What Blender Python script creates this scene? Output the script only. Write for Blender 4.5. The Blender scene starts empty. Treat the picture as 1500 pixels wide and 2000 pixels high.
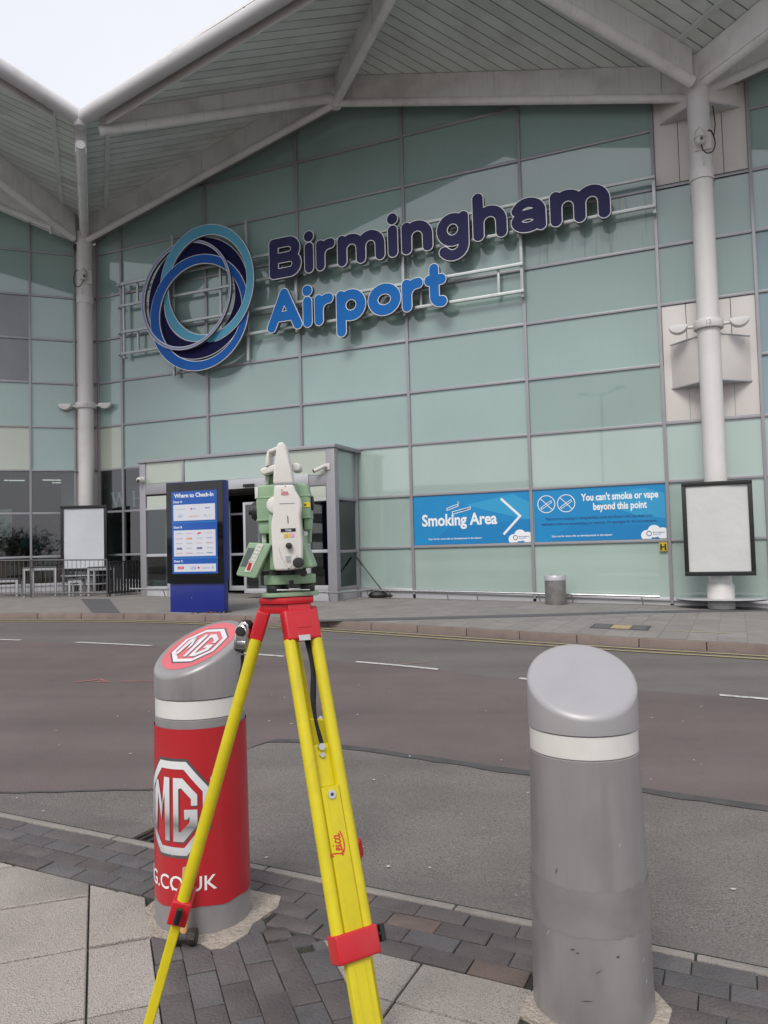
import bpy, bmesh, math, random
import numpy as np
from mathutils import Matrix, Vector
random.seed(7)
S = bpy.context.scene
C = S.collection
R = math.radians

# ------------------------------------------------------------------ camera
cam_data = bpy.data.cameras.new('camera')
cam = bpy.data.objects.new('camera', cam_data); C.objects.link(cam)
PITCH, ROLL = math.atan(69/1500), 0.0267
fw = Vector((0, math.cos(PITCH), math.sin(PITCH))); r0 = Vector((1, 0, 0)); u0 = r0.cross(fw)
rt = math.cos(ROLL)*r0 - math.sin(ROLL)*u0; up = math.sin(ROLL)*r0 + math.cos(ROLL)*u0
cam.matrix_world = Matrix(((rt.x, up.x, -fw.x, 0), (rt.y, up.y, -fw.y, 0), (rt.z, up.z, -fw.z, 1.5), (0, 0, 0, 1)))
cam_data.sensor_fit = 'VERTICAL'; cam_data.sensor_height = 36; cam_data.sensor_width = 27; cam_data.lens = 27
cam_data.clip_start = 0.05; cam_data.clip_end = 3000
cam_data.dof.use_dof = False
S.cycles.max_bounces = 7; S.cycles.diffuse_bounces = 4; S.cycles.glossy_bounces = 3; S.cycles.transparent_max_bounces = 8
S.camera = cam

# ------------------------------------------------------------------ sky and sun (overcast)
W = bpy.data.worlds.new('World'); S.world = W; W.use_nodes = True
nt = W.node_tree; nt.nodes.clear()
sky = nt.nodes.new('ShaderNodeTexSky'); sky.sky_type = 'NISHITA'; sky.sun_disc = False
SUN_EL, SUN_AZ = R(46), R(200)
sky.sun_elevation = SUN_EL; sky.sun_rotation = SUN_AZ; sky.dust_density = 4.0
mixn = nt.nodes.new('ShaderNodeMix'); mixn.data_type = 'RGBA'; mixn.inputs[0].default_value = 0.9
mixn.inputs[7].default_value = (6.75, 6.85, 7.3, 1)
tcw = nt.nodes.new('ShaderNodeTexCoord'); nzw = nt.nodes.new('ShaderNodeTexNoise'); nzw.inputs['Scale'].default_value = 2.2; nzw.inputs['Detail'].default_value = 5
rmp = nt.nodes.new('ShaderNodeMapRange'); rmp.inputs['From Min'].default_value = .3; rmp.inputs['From Max'].default_value = .7; rmp.inputs['To Min'].default_value = .95; rmp.inputs['To Max'].default_value = 1.03
mulw = nt.nodes.new('ShaderNodeVectorMath'); mulw.operation = 'SCALE'
bg = nt.nodes.new('ShaderNodeBackground'); bg.inputs[1].default_value = 0.1
outw = nt.nodes.new('ShaderNodeOutputWorld')
L = nt.links.new
L(sky.outputs[0], mixn.inputs[6]); L(tcw.outputs['Generated'], nzw.inputs['Vector']); L(nzw.outputs[0], rmp.inputs[0])
L(mixn.outputs[2], mulw.inputs[0]); L(rmp.outputs[0], mulw.inputs['Scale']); L(mulw.outputs[0], bg.inputs[0]); L(bg.outputs[0], outw.inputs[0])
sd = bpy.data.lights.new('sun', 'SUN'); sd.energy = 1.5; sd.angle = R(24); sd.color = (1, .97, .92)
so = bpy.data.objects.new('sun', sd); C.objects.link(so)
sdir = Vector((math.sin(SUN_AZ)*math.cos(SUN_EL), math.cos(SUN_AZ)*math.cos(SUN_EL), math.sin(SUN_EL)))
so.rotation_euler = sdir.to_track_quat('Z', 'Y').to_euler()
S.view_settings.view_transform = 'Standard'; S.view_settings.look = 'None'; S.view_settings.gamma = 1
S.view_settings.exposure = 0.50; S.view_settings.use_curve_mapping = False

# ------------------------------------------------------------------ materials
def _lin(c): return tuple(c) + (1,) if len(c) == 3 else tuple(c)
MATS = {}
def mat(name, col, rough=.6, metal=0., var=0., nscale=6., bump=0., bscale=60., spec=.5, objvar=0., dirt=0., dirtcol=(.1, .09, .08), coat=0., dscale=3., stretch=(1, 1, 1), speckle=0., sscale=300., speckcol=(.5, .48, .45), emit=None, streak=0., track=0., ior=1.5):
    m = bpy.data.materials.new(name); m.use_nodes = True; MATS[name] = m
    n = m.node_tree.nodes; l = m.node_tree.links.new
    b = n['Principled BSDF']
    b.inputs['Roughness'].default_value = rough; b.inputs['Metallic'].default_value = metal
    b.inputs['Specular IOR Level'].default_value = min(spec, .5) if ior > 1.5 else spec; b.inputs['IOR'].default_value = ior; b.inputs['Coat Weight'].default_value = coat; b.inputs['Coat Roughness'].default_value = .08
    tc = n.new('ShaderNodeTexCoord'); oi = n.new('ShaderNodeObjectInfo')
    mp = n.new('ShaderNodeVectorMath'); mp.operation = 'MULTIPLY_ADD'; mp.inputs[1].default_value = stretch
    cx = n.new('ShaderNodeCombineXYZ'); sc = n.new('ShaderNodeMath'); sc.operation = 'MULTIPLY'; sc.inputs[1].default_value = 57.
    l(oi.outputs['Random'], sc.inputs[0]); l(sc.outputs[0], cx.inputs[0]); l(sc.outputs[0], cx.inputs[2])
    l(tc.outputs['Object'], mp.inputs[0]); l(cx.outputs[0], mp.inputs[2])
    vec = mp.outputs[0]
    cur = n.new('ShaderNodeRGB'); cur.outputs[0].default_value = _lin(col); cur = cur.outputs[0]
    def noise(scale, detail=4, v=None):
        t = n.new('ShaderNodeTexNoise'); t.inputs['Scale'].default_value = scale; t.inputs['Detail'].default_value = detail
        l(v or vec, t.inputs['Vector']); return t.outputs[0]
    def rng(x, a, c, lo, hi):
        r = n.new('ShaderNodeMapRange'); r.inputs['From Min'].default_value = a; r.inputs['From Max'].default_value = c
        r.inputs['To Min'].default_value = lo; r.inputs['To Max'].default_value = hi; l(x, r.inputs[0]); return r.outputs[0]
    def scale(c, f):
        s = n.new('ShaderNodeVectorMath'); s.operation = 'SCALE'; l(c, s.inputs[0]); l(f, s.inputs['Scale']); return s.outputs[0]
    def mix(f, a, c2):
        s = n.new('ShaderNodeMix'); s.data_type = 'RGBA'; l(f, s.inputs[0]); l(a, s.inputs[6])
        if isinstance(c2, tuple): s.inputs[7].default_value = _lin(c2)
        else: l(c2, s.inputs[7])
        return s.outputs[2]
    if var: cur = scale(cur, rng(noise(nscale, 6), .3, .7, 1-var, 1+var))
    if objvar: cur = scale(cur, rng(oi.outputs['Random'], 0, 1, 1-objvar, 1+objvar))
    if speckle: 
        cur = mix(rng(noise(sscale, 1), .52, .62, 0, speckle), cur, speckcol)
        cur = mix(rng(noise(sscale*.83, 1), .55, .65, 0, speckle), cur, tuple(x*.35 for x in col))
    if dirt: cur = mix(rng(noise(dscale, 8), .5, .72, 0, dirt), cur, dirtcol)
    if track:
        rv = n.new('ShaderNodeMapping'); rv.inputs['Rotation'].default_value = (0, 0, R(25)); rv.inputs['Scale'].default_value = (.10, 1.5, 1); l(tc.outputs['Object'], rv.inputs['Vector'])
        cur = scale(cur, rng(noise(1.0, 6, rv.outputs[0]), .3, .7, 1-track, 1+track))
        cur = mix(rng(noise(2.6, 3), .66, .74, 0, track*2.2), cur, tuple(x*.5 for x in col))
    if streak:
        sv = n.new('ShaderNodeVectorMath'); sv.operation = 'MULTIPLY'; sv.inputs[1].default_value = (14, 14, .9); l(vec, sv.inputs[0])
        cur = mix(rng(noise(1., 5, sv.outputs[0]), .55, .8, 0, streak), cur, dirtcol)
    l(cur, b.inputs['Base Color'])
    if bump:
        bp = n.new('ShaderNodeBump'); bp.inputs['Strength'].default_value = min(1, bump*4); bp.inputs['Distance'].default_value = bump*.02
        l(noise(bscale, 3), bp.inputs['Height']); l(bp.outputs[0], b.inputs['Normal'])
    if emit: b.inputs['Emission Color'].default_value = _lin(emit[0]); b.inputs['Emission Strength'].default_value = emit[1]
    return m

M = MATS
mat('white_paint', (.66, .64, .63), .42, var=.04, nscale=1.2, dirt=.25, dirtcol=(.36, .33, .29), dscale=1.6, bump=.02, bscale=9)
mat('steel_white', (.82, .81, .80), .5, var=.05, nscale=.9, dirt=.35, dirtcol=(.33, .29, .25), dscale=1.3, streak=.25)
mat('tube_grey', (.56, .55, .56), .35, var=.06, nscale=1.0, dirt=.4, dirtcol=(.32, .3, .28), dscale=1.8)
mat('soffit', (.68, .72, .69), .55, var=.05, nscale=1.1, objvar=.06, dirt=.3, dirtcol=(.2, .19, .16), dscale=.9)
mat('roof_deck', (.03, .03, .03), .8)
mat('cladding', (.64, .60, .575), .45, var=.03, nscale=1., objvar=.02, dirt=.12, dirtcol=(.4, .36, .32), dscale=1.2)
mat('alu', (.33, .325, .345), .38, metal=.25, var=.05, nscale=3, dirt=.2, dirtcol=(.2, .19, .18))
mat('alu_light', (.5, .5, .52), .35, metal=.3, var=.05, nscale=3)
mat('gasket', (.015, .015, .016), .7)
mat('teal_glass', (.262, .368, .34), .03, ior=1.85, var=.06, nscale=.5, objvar=.10, spec=.85, dirt=.12, dirtcol=(.2, .26, .23), dscale=2., streak=.10)
mat('teal_pale', (.355, .45, .415), .03, ior=1.95, var=.05, nscale=.5, objvar=.08, spec=.85, streak=.08, dirtcol=(.28, .33, .3))  # paler base colour carries the sky reflection of the lower panels
mat('teal_cream', (.40, .44, .37), .05, ior=1.95, var=.05, nscale=.5, objvar=.08, spec=.6)
mat('teal_stain', (.262, .355, .33), .10, ior=1.8, var=.06, nscale=.6, objvar=.05, streak=.75, dirtcol=(.07, .11, .09), spec=.5)
mat('blue_reflect_glass', (.24, .34, .37), .06, var=.06, nscale=.6, spec=.6)  # bluish reflection put into the base colour of teal panes
mat('grey_reflect_glass', (.16, .165, .18), .05, var=.2, nscale=.9, spec=.8)  # dark grey reflection of clear panes put into an opaque colour
mat('asphalt', (.165, .148, .136), .9, track=.10, var=.14, nscale=1.4, bump=.6, bscale=95, speckle=.55, sscale=115, speckcol=(.27, .25, .235), dirt=.35, dirtcol=(.085, .078, .07), dscale=2.2)
mat('asphalt_red', (.136, .106, .103), .9, track=.12, var=.12, nscale=1.1, bump=.3, bscale=160, speckle=.35, sscale=190, speckcol=(.2, .17, .165), dirt=.3, dirtcol=(.095, .082, .08), dscale=1.3)
mat('asphalt_far', (.142, .129, .121), .9, track=.12, var=.1, nscale=.8, bump=.3, bscale=150, speckle=.3, sscale=150, speckcol=(.18, .17, .165), dirt=.2, dirtcol=(.09, .085, .08))
mat('tar', (.07, .066, .066), .75, var=.2, nscale=8, bump=.3, bscale=60)
mat('block', (.098, .084, .084), .85, var=.16, nscale=9, objvar=.12, bump=.35, bscale=90, speckle=.25, sscale=260, speckcol=(.17, .15, .15), dirt=.4, dirtcol=(.12, .105, .1), dscale=10)
mat('block_blue', (.093, .087, .089), .85, var=.16, nscale=9, objvar=.2, bump=.35, bscale=90, speckle=.25, sscale=260, speckcol=(.16, .16, .17), dirt=.35, dirtcol=(.11, .105, .1), dscale=10)
mat('block_brown', (.14, .105, .092), .85, var=.18, nscale=9, objvar=.15, bump=.35, bscale=90, dirt=.35, dirtcol=(.09, .075, .07), dscale=10)
mat('jointing', (.034, .033, .027), .95, var=.4, nscale=22, bump=.4, bscale=120, dirt=.5, dirtcol=(.05, .065, .03), dscale=7)
mat('granite', (.43, .385, .345), .85, var=.07, nscale=3, objvar=.06, bump=.6, bscale=190, speckle=.6, sscale=230, speckcol=(.52, .485, .45), dirt=.35, dirtcol=(.28, .24, .21), dscale=3.5)
mat('mortar', (.34, .29, .245), .95, var=.15, nscale=14, bump=.8, bscale=50, dirt=.45, dirtcol=(.22, .19, .14), dscale=9, speckle=.3, sscale=140)
mat('kerb_near', (.25, .225, .205), .9, var=.12, nscale=6, objvar=.08, bump=.4, bscale=70, dirt=.3, dirtcol=(.13, .115, .1), dscale=9)
mat('kerb_far', (.215, .165, .145), .9, var=.1, nscale=3, objvar=.08, bump=.3, bscale=60, dirt=.4, dirtcol=(.12, .1, .09), dscale=5)
mat('slab_far', (.25, .235, .222), .9, var=.07, nscale=2, objvar=.07, dirt=.35, dirtcol=(.15, .135, .125), dscale=2.5, bump=.2, bscale=60)
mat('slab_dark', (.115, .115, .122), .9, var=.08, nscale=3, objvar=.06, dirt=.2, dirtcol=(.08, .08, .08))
mat('road_white', (.55, .54, .52), .8, var=.1, nscale=10, dirt=.8, dirtcol=(.2, .185, .175), dscale=14)
mat('road_yellow', (.42, .335, .17), .8, var=.1, nscale=8, dirt=.75, dirtcol=(.18, .16, .13), dscale=8)
mat('spray_red', (.5, .16, .16), .8, dirt=.7, dirtcol=(.16, .11, .105), dscale=20)
mat('spray_blue', (.25, .3, .5), .8, dirt=.5, dirtcol=(.14, .14, .15), dscale=18)
mat('spray_yellow', (.5, .42, .2), .8, dirt=.6, dirtcol=(.22, .2, .17), dscale=16)
mat('gum', (.5, .49, .47), .9)
mat('earth', (.1, .11, .07), .95, var=.3, nscale=.2)
mat('sleeve', (.30, .288, .29), .38, metal=.3, var=.08, nscale=5, streak=.3, dirt=.4, dirtcol=(.14, .13, .13), dscale=6, stretch=(1, 1, .5), bump=.03, bscale=40)
mat('cap_grey', (.36, .352, .36), .42, metal=.2, var=.04, nscale=9, dirt=.12, dirtcol=(.3, .29, .29), dscale=9, bump=.05, bscale=160)
mat('reflective', (.66, .65, .62), .28, var=.04, nscale=6, spec=.7, dirt=.2, dirtcol=(.45, .43, .4), dscale=9)
mat('mg_red', (.42, .018, .025), .3, var=.05, nscale=5, spec=.5, dirt=.1, dirtcol=(.3, .03, .035), dscale=5)
mat('mg_pink', (.60, .13, .15), .35, var=.03, nscale=6)
mat('chrome_print', (.62, .63, .65), .3, var=.12, nscale=9)
mat('chrome_dark', (.12, .12, .125), .3, metal=.4)
mat('print_white', (.78, .77, .76), .5)
mat('yellow', (.60, .50, .012), .42, var=.07, nscale=9, dirt=.2, dirtcol=(.36, .28, .04), dscale=34, spec=.4, bump=.03, bscale=30)
mat('tripod_red', (.52, .012, .02), .35, var=.06, nscale=12, dirt=.2, dirtcol=(.4, .08, .08), dscale=14)
mat('leica_red', (.55, .03, .02), .5)
mat('ts_green', (.27, .395, .25), .5, var=.03, nscale=20, dirt=.15, dirtcol=(.17, .26, .16), dscale=25, bump=.04, bscale=500)
mat('ts_cream', (.68, .65, .61), .5, var=.02, nscale=20, dirt=.15, dirtcol=(.52, .48, .43), dscale=22, bump=.04, bscale=500)
mat('ts_pale', (.52, .6, .47), .5)
mat('rubber', (.018, .018, .019), .55, bump=.1, bscale=300)
mat('black_plastic', (.012, .012, .013), .35)
mat('lcd', (.10, .13, .13), .12, spec=.8)
mat('sticker_yellow', (.75, .55, .02), .5)
mat('strap', (.01, .01, .011), .75, bump=.2, bscale=400)
mat('steel', (.55, .55, .55), .25, metal=1., var=.1, nscale=20)
mat('chrome', (.7, .68, .66), .08, metal=1., var=.1, nscale=30)
mat('dark_iron', (.045, .04, .035), .6, metal=.4, var=.4, nscale=18, dirt=.5, dirtcol=(.12, .08, .05), dscale=12, bump=.3, bscale=70)
mat('wood', (.5, .3, .12), .5, var=.15, nscale=5, stretch=(8, 8, 1))
mat('bin_steel', (.30, .29, .28), .4, metal=.6, var=.15, nscale=7, dirt=.4, dirtcol=(.14, .13, .12), dscale=8)
mat('totem_blue', (.012, .025, .20), .3, var=.05, nscale=2, spec=.5)
mat('black_gloss', (.008, .008, .009), .06, spec=.6)
mat('screen_blue', (.02, .085, .34), .12, emit=((.02, .085, .34), .12))
mat('screen_white', (.58, .60, .66), .15, emit=((.7, .72, .8), .03))
mat('ink_white', (.8, .81, .83), .4)
mat('ink_navy', (.02, .05, .2), .5)
mat('ink_red', (.6, .05, .08), .5)
mat('ink_grey', (.35, .36, .42), .5)
mat('ink_orange', (.7, .28, .08), .5)
mat('ink_blue', (.1, .25, .6), .5)
mat('ink_pink', (.75, .35, .42), .5)
mat('sign_blue', (.014, .24, .52), .28, var=.02, nscale=2)
mat('sign_blue_light', (.035, .32, .58), .28)
mat('sign_blue_deep', (.012, .205, .48), .28)
mat('letter_navy', (.030, .031, .088), .6, spec=.12, var=.06, nscale=2, dirt=.12, dirtcol=(.06, .06, .12))
mat('letter_blue', (.012, .14, .45), .55, spec=.15, var=.05, nscale=2)
mat('letter_rim', (.72, .72, .74), .4, var=.08, nscale=4)
mat('letter_side', (.10, .10, .11), .5)
mat('ring_sky', (.09, .33, .48), .5, spec=.2, var=.04, nscale=2)
mat('ring_blue', (.008, .09, .36), .5, spec=.2, var=.04, nscale=2)
mat('ring_navy', (.008, .008, .05), .6, spec=.1, var=.05, nscale=2)
mat('ring_lilac', (.20, .23, .40), .4)
mat('galv', (.50, .53, .52), .4, metal=.3, var=.08, nscale=5)
mat('poster', (.60, .615, .64), .35, var=.03, nscale=2.2, bump=.9, bscale=2.2)
mat('poster_grey', (.57, .575, .57), .35, var=.03, nscale=2.2, bump=.9, bscale=2.2)
mat('black_frame', (.012, .012, .013), .4)
mat('cable', (.012, .012, .012), .5)
mat('cctv_white', (.62, .6, .58), .35, dirt=.3, dirtcol=(.4, .37, .33), dscale=12)
mat('dome_dark', (.01, .01, .012), .05)
mat('hydrant_yellow', (.5, .38, .03), .5)
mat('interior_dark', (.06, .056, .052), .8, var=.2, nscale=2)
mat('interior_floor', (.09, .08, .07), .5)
mat('furn_dark', (.02, .018, .017), .6)
mat('furn_cream', (.35, .32, .27), .6)
mat('furn_red', (.3, .02, .02), .5)
mat('wood_dark', (.2, .1, .04), .5)
mat('leaf', (.09, .17, .03), .6, objvar=.2)
mat('leaf_dark', (.045, .07, .03), .7, var=.3, nscale=1.5)
mat('bark', (.08, .06, .05), .9, var=.3, nscale=8)
mat('fence_grey', (.10, .10, .105), .5, metal=.3)
mat('fence_black', (.022, .022, .024), .5)
mat('table_white', (.42, .42, .44), .45)
mat('table_top', (.08, .08, .08), .5)
mat('concrete', (.3, .29, .28), .85, var=.1, nscale=1)
mat('lamp_glow', (.9, .85, .75), .5, emit=((1, .95, .85), .8))
mat('cloth_teal', (.03, .16, .2), .8); mat('skin', (.42, .22, .15), .6); mat('hair', (.03, .02, .015), .7); mat('cloth_dark', (.03, .03, .035), .8)

def glass_mat(name, tint, refl_ior=1.5):
    m = bpy.data.materials.new(name); m.use_nodes = True; MATS[name] = m
    n = m.node_tree.nodes; l = m.node_tree.links.new; n.clear()
    o = n.new('ShaderNodeOutputMaterial'); t = n.new('ShaderNodeBsdfTransparent'); g = n.new('ShaderNodeBsdfGlossy'); f = n.new('ShaderNodeFresnel'); x = n.new('ShaderNodeMixShader')
    t.inputs[0].default_value = _lin(tint); g.inputs['Roughness'].default_value = .02; ge = n.new('ShaderNodeNewGeometry'); io = n.new('ShaderNodeMapRange'); io.inputs['To Min'].default_value = refl_ior; io.inputs['To Max'].default_value = 1.0
    l(ge.outputs['Backfacing'], io.inputs[0]); l(io.outputs[0], f.inputs[0])
    l(f.outputs[0], x.inputs[0]); l(t.outputs[0], x.inputs[1]); l(g.outputs[0], x.inputs[2]); l(x.outputs[0], o.inputs[0])
glass_mat('clear_glass', (.6, .66, .66), 2.2)
glass_mat('side_glass', (.42, .56, .54), 1.9)

# ------------------------------------------------------------------ mesh helpers
class MB:
    def __init__(s): s.v = []; s.f = []; s.m = []
    def add(s, v, f, mi=0):
        o = len(s.v); s.v += [tuple(p) for p in v]; s.f += [tuple(i+o for i in q) for q in f]; s.m += [mi]*len(f); return s
    def box(s, x0, x1, y0, y1, z0, z1, mi=0):
        v = [(x, y, z) for z in (z0, z1) for y in (y0, y1) for x in (x0, x1)]
        return s.add(v, [(0, 2, 3, 1), (4, 5, 7, 6), (0, 1, 5, 4), (2, 6, 7, 3), (0, 4, 6, 2), (1, 3, 7, 5)], mi)
    def hexa(s, bot, top, mi=0):
        n = len(bot); v = list(bot)+list(top)
        f = [tuple(range(n))[::-1], tuple(range(n, 2*n))] + [(i, (i+1) % n, n+(i+1) % n, n+i) for i in range(n)]
        return s.add(v, f, mi)
    def prism(s, poly, o, ex, ey, ez, mi=0):
        o, ex, ey, ez = Vector(o), Vector(ex), Vector(ey), Vector(ez)
        a = [o+ex*p[0]+ey*p[1] for p in poly]
        return s.hexa(a, [p+ez for p in a], mi)
    def tube(s, pts, r, n=12, cap=True, mi=0, squash=None):
        pts = [Vector(p) for p in pts]; rs = r if isinstance(r, (list, tuple)) else [r]*len(pts)
        V = []; t0 = (pts[1]-pts[0]).normalized()
        a = t0.orthogonal().normalized()
        if abs(t0.z) < .9: a = Vector((0, 0, 1)).cross(t0).normalized()
        for i, p in enumerate(pts):
            t = (pts[min(i+1, len(pts)-1)]-pts[max(i-1, 0)]).normalized()
            a = (a - t*a.dot(t)).normalized(); b = t.cross(a)
            for k in range(n):
                w = 2*math.pi*k/n; ca, sa = math.cos(w)*rs[i], math.sin(w)*rs[i]
                if squash: ca *= squash[0]; sa *= squash[1]
                V.append(p+a*ca+b*sa)
        F = []
        for i in range(len(pts)-1):
            for k in range(n): F.append((i*n+k, i*n+(k+1) % n, (i+1)*n+(k+1) % n, (i+1)*n+k))
        if cap: F += [tuple(range(n))[::-1], tuple(range((len(pts)-1)*n, len(pts)*n))]
        return s.add(V, F, mi)
    def lathe(s, prof, c=(0, 0, 0), n=32, mi=0, axis='z', cap=True):
        V = []; c = Vector(c)
        for r, z in prof:
            for k in range(n):
                w = 2*math.pi*k/n; q = (r*math.cos(w), r*math.sin(w), z)
                if axis == 'y': q = (r*math.cos(w), -z, r*math.sin(w))
                if axis == 'x': q = (z, r*math.cos(w), r*math.sin(w))
                V.append(c+Vector(q))
        F = []
        for i in range(len(prof)-1):
            for k in range(n): F.append((i*n+k, i*n+(k+1) % n, (i+1)*n+(k+1) % n, (i+1)*n+k))
        if cap: F += [tuple(range(n))[::-1], tuple(range((len(prof)-1)*n, len(prof)*n))]
        return s.add(V, F, mi)
    def mesh(s, name, bevel=0, seg=2, sharp=38):
        me = bpy.data.meshes.new(name); me.from_pydata(s.v, [], s.f)
        bm = bmesh.new(); bm.from_mesh(me)
        bmesh.ops.recalc_face_normals(bm, faces=bm.faces)
        if bevel:
            ed = [e for e in bm.edges if len(e.link_faces) == 2 and e.calc_face_angle(0) > R(30)]
            bmesh.ops.bevel(bm, geom=ed, offset=bevel, segments=seg, affect='EDGES', profile=.6, clamp_overlap=True)
        bm.to_mesh(me); bm.free()
        for p in me.polygons: p.use_smooth = True
        me.set_sharp_from_angle(angle=R(sharp))
        return me
    def build(s, name, material, parent=None, mtx=None, bevel=0, seg=2, sharp=38):
        me = s.mesh(name, bevel, seg, sharp)
        return link(name, me, material, parent, mtx)
def link(name, me, material, parent=None, mtx=None):
    ob = bpy.data.objects.new(name, me); C.objects.link(ob)
    if material and not me.materials: me.materials.append(M[material])
    if parent: ob.parent = parent
    if mtx is not None: ob.matrix_local = mtx
    return ob
def tag(o, label=None, cat=None, group=None, kind=None):
    if label: o['label'] = label
    if cat: o['category'] = cat
    if group: o['group'] = group
    if kind: o['kind'] = kind
    return o
def thing(name, label, cat, mtx=None, group=None):
    o = bpy.data.objects.new(name, None); C.objects.link(o); o.empty_display_size = .2
    if mtx is not None: o.matrix_world = mtx
    return tag(o, label, cat, group)
def T(x, y, z): return Matrix.Translation((x, y, z))
def RZ(a): return Matrix.Rotation(R(a), 4, 'Z')
def RX(a): return Matrix.Rotation(R(a), 4, 'X')
def RY(a): return Matrix.Rotation(R(a), 4, 'Y')
def clip(poly, a, b, c):            # keep a*x+b*y<=c
    out = []
    for i in range(len(poly)):
        p, q = poly[i], poly[(i+1) % len(poly)]
        dp, dq = a*p[0]+b*p[1]-c, a*q[0]+b*q[1]-c
        if dp <= 1e-9: out.append(p)
        if (dp < -1e-9 and dq > 1e-9) or (dp > 1e-9 and dq < -1e-9):
            t = dp/(dp-dq); out.append((p[0]+(q[0]-p[0])*t, p[1]+(q[1]-p[1])*t))
    return out
def text_mesh(body, size, extrude=.002, bold=0., align='LEFT', shear=0., sx=1., space=1.):
    cu = bpy.data.curves.new('text', 'FONT'); cu.body = body; cu.size = size; cu.extrude = extrude; cu.offset = bold
    cu.align_x = align; cu.shear = shear; cu.space_character = space; cu.resolution_u = 3
    ob = bpy.data.objects.new('text', cu); C.objects.link(ob)
    me = bpy.data.meshes.new_from_object(ob)
    bpy.data.objects.remove(ob); bpy.data.curves.remove(cu)
    if sx != 1.: me.transform(Matrix.Diagonal((sx, 1, 1, 1)))
    me.materials.clear()
    return me
UPRIGHT = RX(90)                     # text plane XY -> XZ, facing -Y
def text(parent, body, x, z, size, material, y=-.004, name='lettering', **k):
    me = text_mesh(body, size, **k)
    return link(name, me, material, parent, T(x, y, z) @ UPRIGHT)
def copy_tree(o, mtx, label=None, parent=None):
    c = o.copy(); C.objects.link(c); c.parent = parent
    if parent is None: c.matrix_world = mtx
    if label: c['label'] = label
    for ch in list(o.children):
        cc = ch.copy(); C.objects.link(cc); cc.parent = c
        for g in list(ch.children):
            gg = g.copy(); C.objects.link(gg); gg.parent = cc
    return c

# ------------------------------------------------------------------ site frames (metres)
def gz(x, y): return -.0201*x + .0124*y - .135      # road surface falls to the right, rises away
def pz(x, y): return gz(x, y) + .12                 # pavements
FTH = R(23.1)
FOX, FOY = 6.294, 17.0
FM = T(FOX, FOY, 0) @ RZ(-23.1)                     # terminal front: x along wall, -y outwards, z up
def fpt(u, out, w=0): return FM @ Vector((u, -out, w))
D20 = R(20.5)
dv = Vector((math.sin(D20), -math.cos(D20), 0)); ev = Vector((math.cos(D20), math.sin(D20), 0))
C13 = Vector((-8.94, 23.08, 0)); C12 = Vector((6.98, 16.09, 0))
LM = T(-9.08, 23.45, 0) @ RZ(21)                    # left wing wall frame
ROWS = [1.49, 2.79, 4.08, 5.40, 6.74, 8.07, 9.40, 10.75, 12.07, 13.4]
NK = Vector((.9095, -.4157, 0)); NMv = Vector((.4157, .9095, 0)); NO = Vector((0, 3.335, 0))
def nearpt(s, t, h=0):
    p = NO + NK*s + NMv*t; return Vector((p.x, p.y, pz(p.x, p.y)+h))
def tiltbasis(a):                                   # local axes on the sloping ground, x along heading a (deg)
    x = Vector((math.cos(R(a)), math.sin(R(a)), 0)); x.z = gz(x.x, x.y)-gz(0, 0); x.normalize()
    z = Vector((.0201, -.0124, 1)).normalized(); y = z.cross(x).normalized()
    return Matrix(((x.x, y.x, z.x, 0), (x.y, y.y, z.y, 0), (x.z, y.z, z.z, 0), (0, 0, 0, 1)))
# printed chrome badge: the silver gradient is part of the print
def print_ramp(name, stops):
    m = bpy.data.materials.new(name); m.use_nodes = True; MATS[name] = m; n = m.node_tree.nodes; l = m.node_tree.links.new
    tc = n.new('ShaderNodeTexCoord'); sp = n.new('ShaderNodeSeparateXYZ'); nz = n.new('ShaderNodeTexNoise'); nz.inputs['Scale'].default_value = 7; ad = n.new('ShaderNodeMath'); ad.operation = 'MULTIPLY_ADD'; ad.inputs[1].default_value = .10
    cr = n.new('ShaderNodeValToRGB'); l(tc.outputs['Object'], sp.inputs[0]); l(tc.outputs['Object'], nz.inputs['Vector']); l(nz.outputs[0], ad.inputs[0]); l(sp.outputs[2], ad.inputs[2]); l(ad.outputs[0], cr.inputs[0])
    e = cr.color_ramp.elements; e[0].position = stops[0][0]; e[0].color = _lin((stops[0][1],)*3); e[1].position = stops[1][0]; e[1].color = _lin((stops[1][1],)*3)
    for p, v in stops[2:]: q = e.new(p); q.color = _lin((v, v, v*1.02))
    b = n['Principled BSDF']; b.inputs['Roughness'].default_value = .3; l(cr.outputs[0], b.inputs['Base Color'])
print_ramp('badge_silver', [(.30, .22), (.80, .75), (.38, .55), (.45, .18), (.50, .50), (.60, .66)])

mat('sleeve_stain', (.268, .257, .258), .42, metal=.28, var=.10, nscale=6, dirt=.4, dirtcol=(.14, .13, .13), dscale=7)
mat('scuff_dark', (.08, .075, .075), .6)
mat('scuff_light', (.55, .54, .53), .5)
# ================================================================== GROUND
def sheet(name, pts, material, lift=0., kind='structure', label=None, base=gz, parent=None):
    mb = MB(); top = [Vector((x, y, base(x, y)+lift)) for x, y in pts]
    mb.add(top, [tuple(range(len(top)))])
    o = mb.build(name, material, parent)
    for p in o.data.polygons:
        if p.normal.z < 0: p.flip()
    return tag(o, kind=kind) if not parent else o
# wide ground
mb = MB(); xs = [-1500, -300, -60, -25, 0, 25, 60, 300, 1500]; ys = [-1500, -300, -60, -25, 0, 15, 30, 60, 300, 1500]
cl = lambda v, a, b: max(a, min(b, v))
mb.add([(x, y, gz(cl(x, -30, 30), cl(y, -30, 40))-.06) for y in ys for x in xs],
       [(j*9+i, j*9+i+1, (j+1)*9+i+1, (j+1)*9+i) for j in range(9) for i in range(8)])
g = mb.build('ground', 'asphalt_far'); tag(g, kind='structure')
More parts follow.
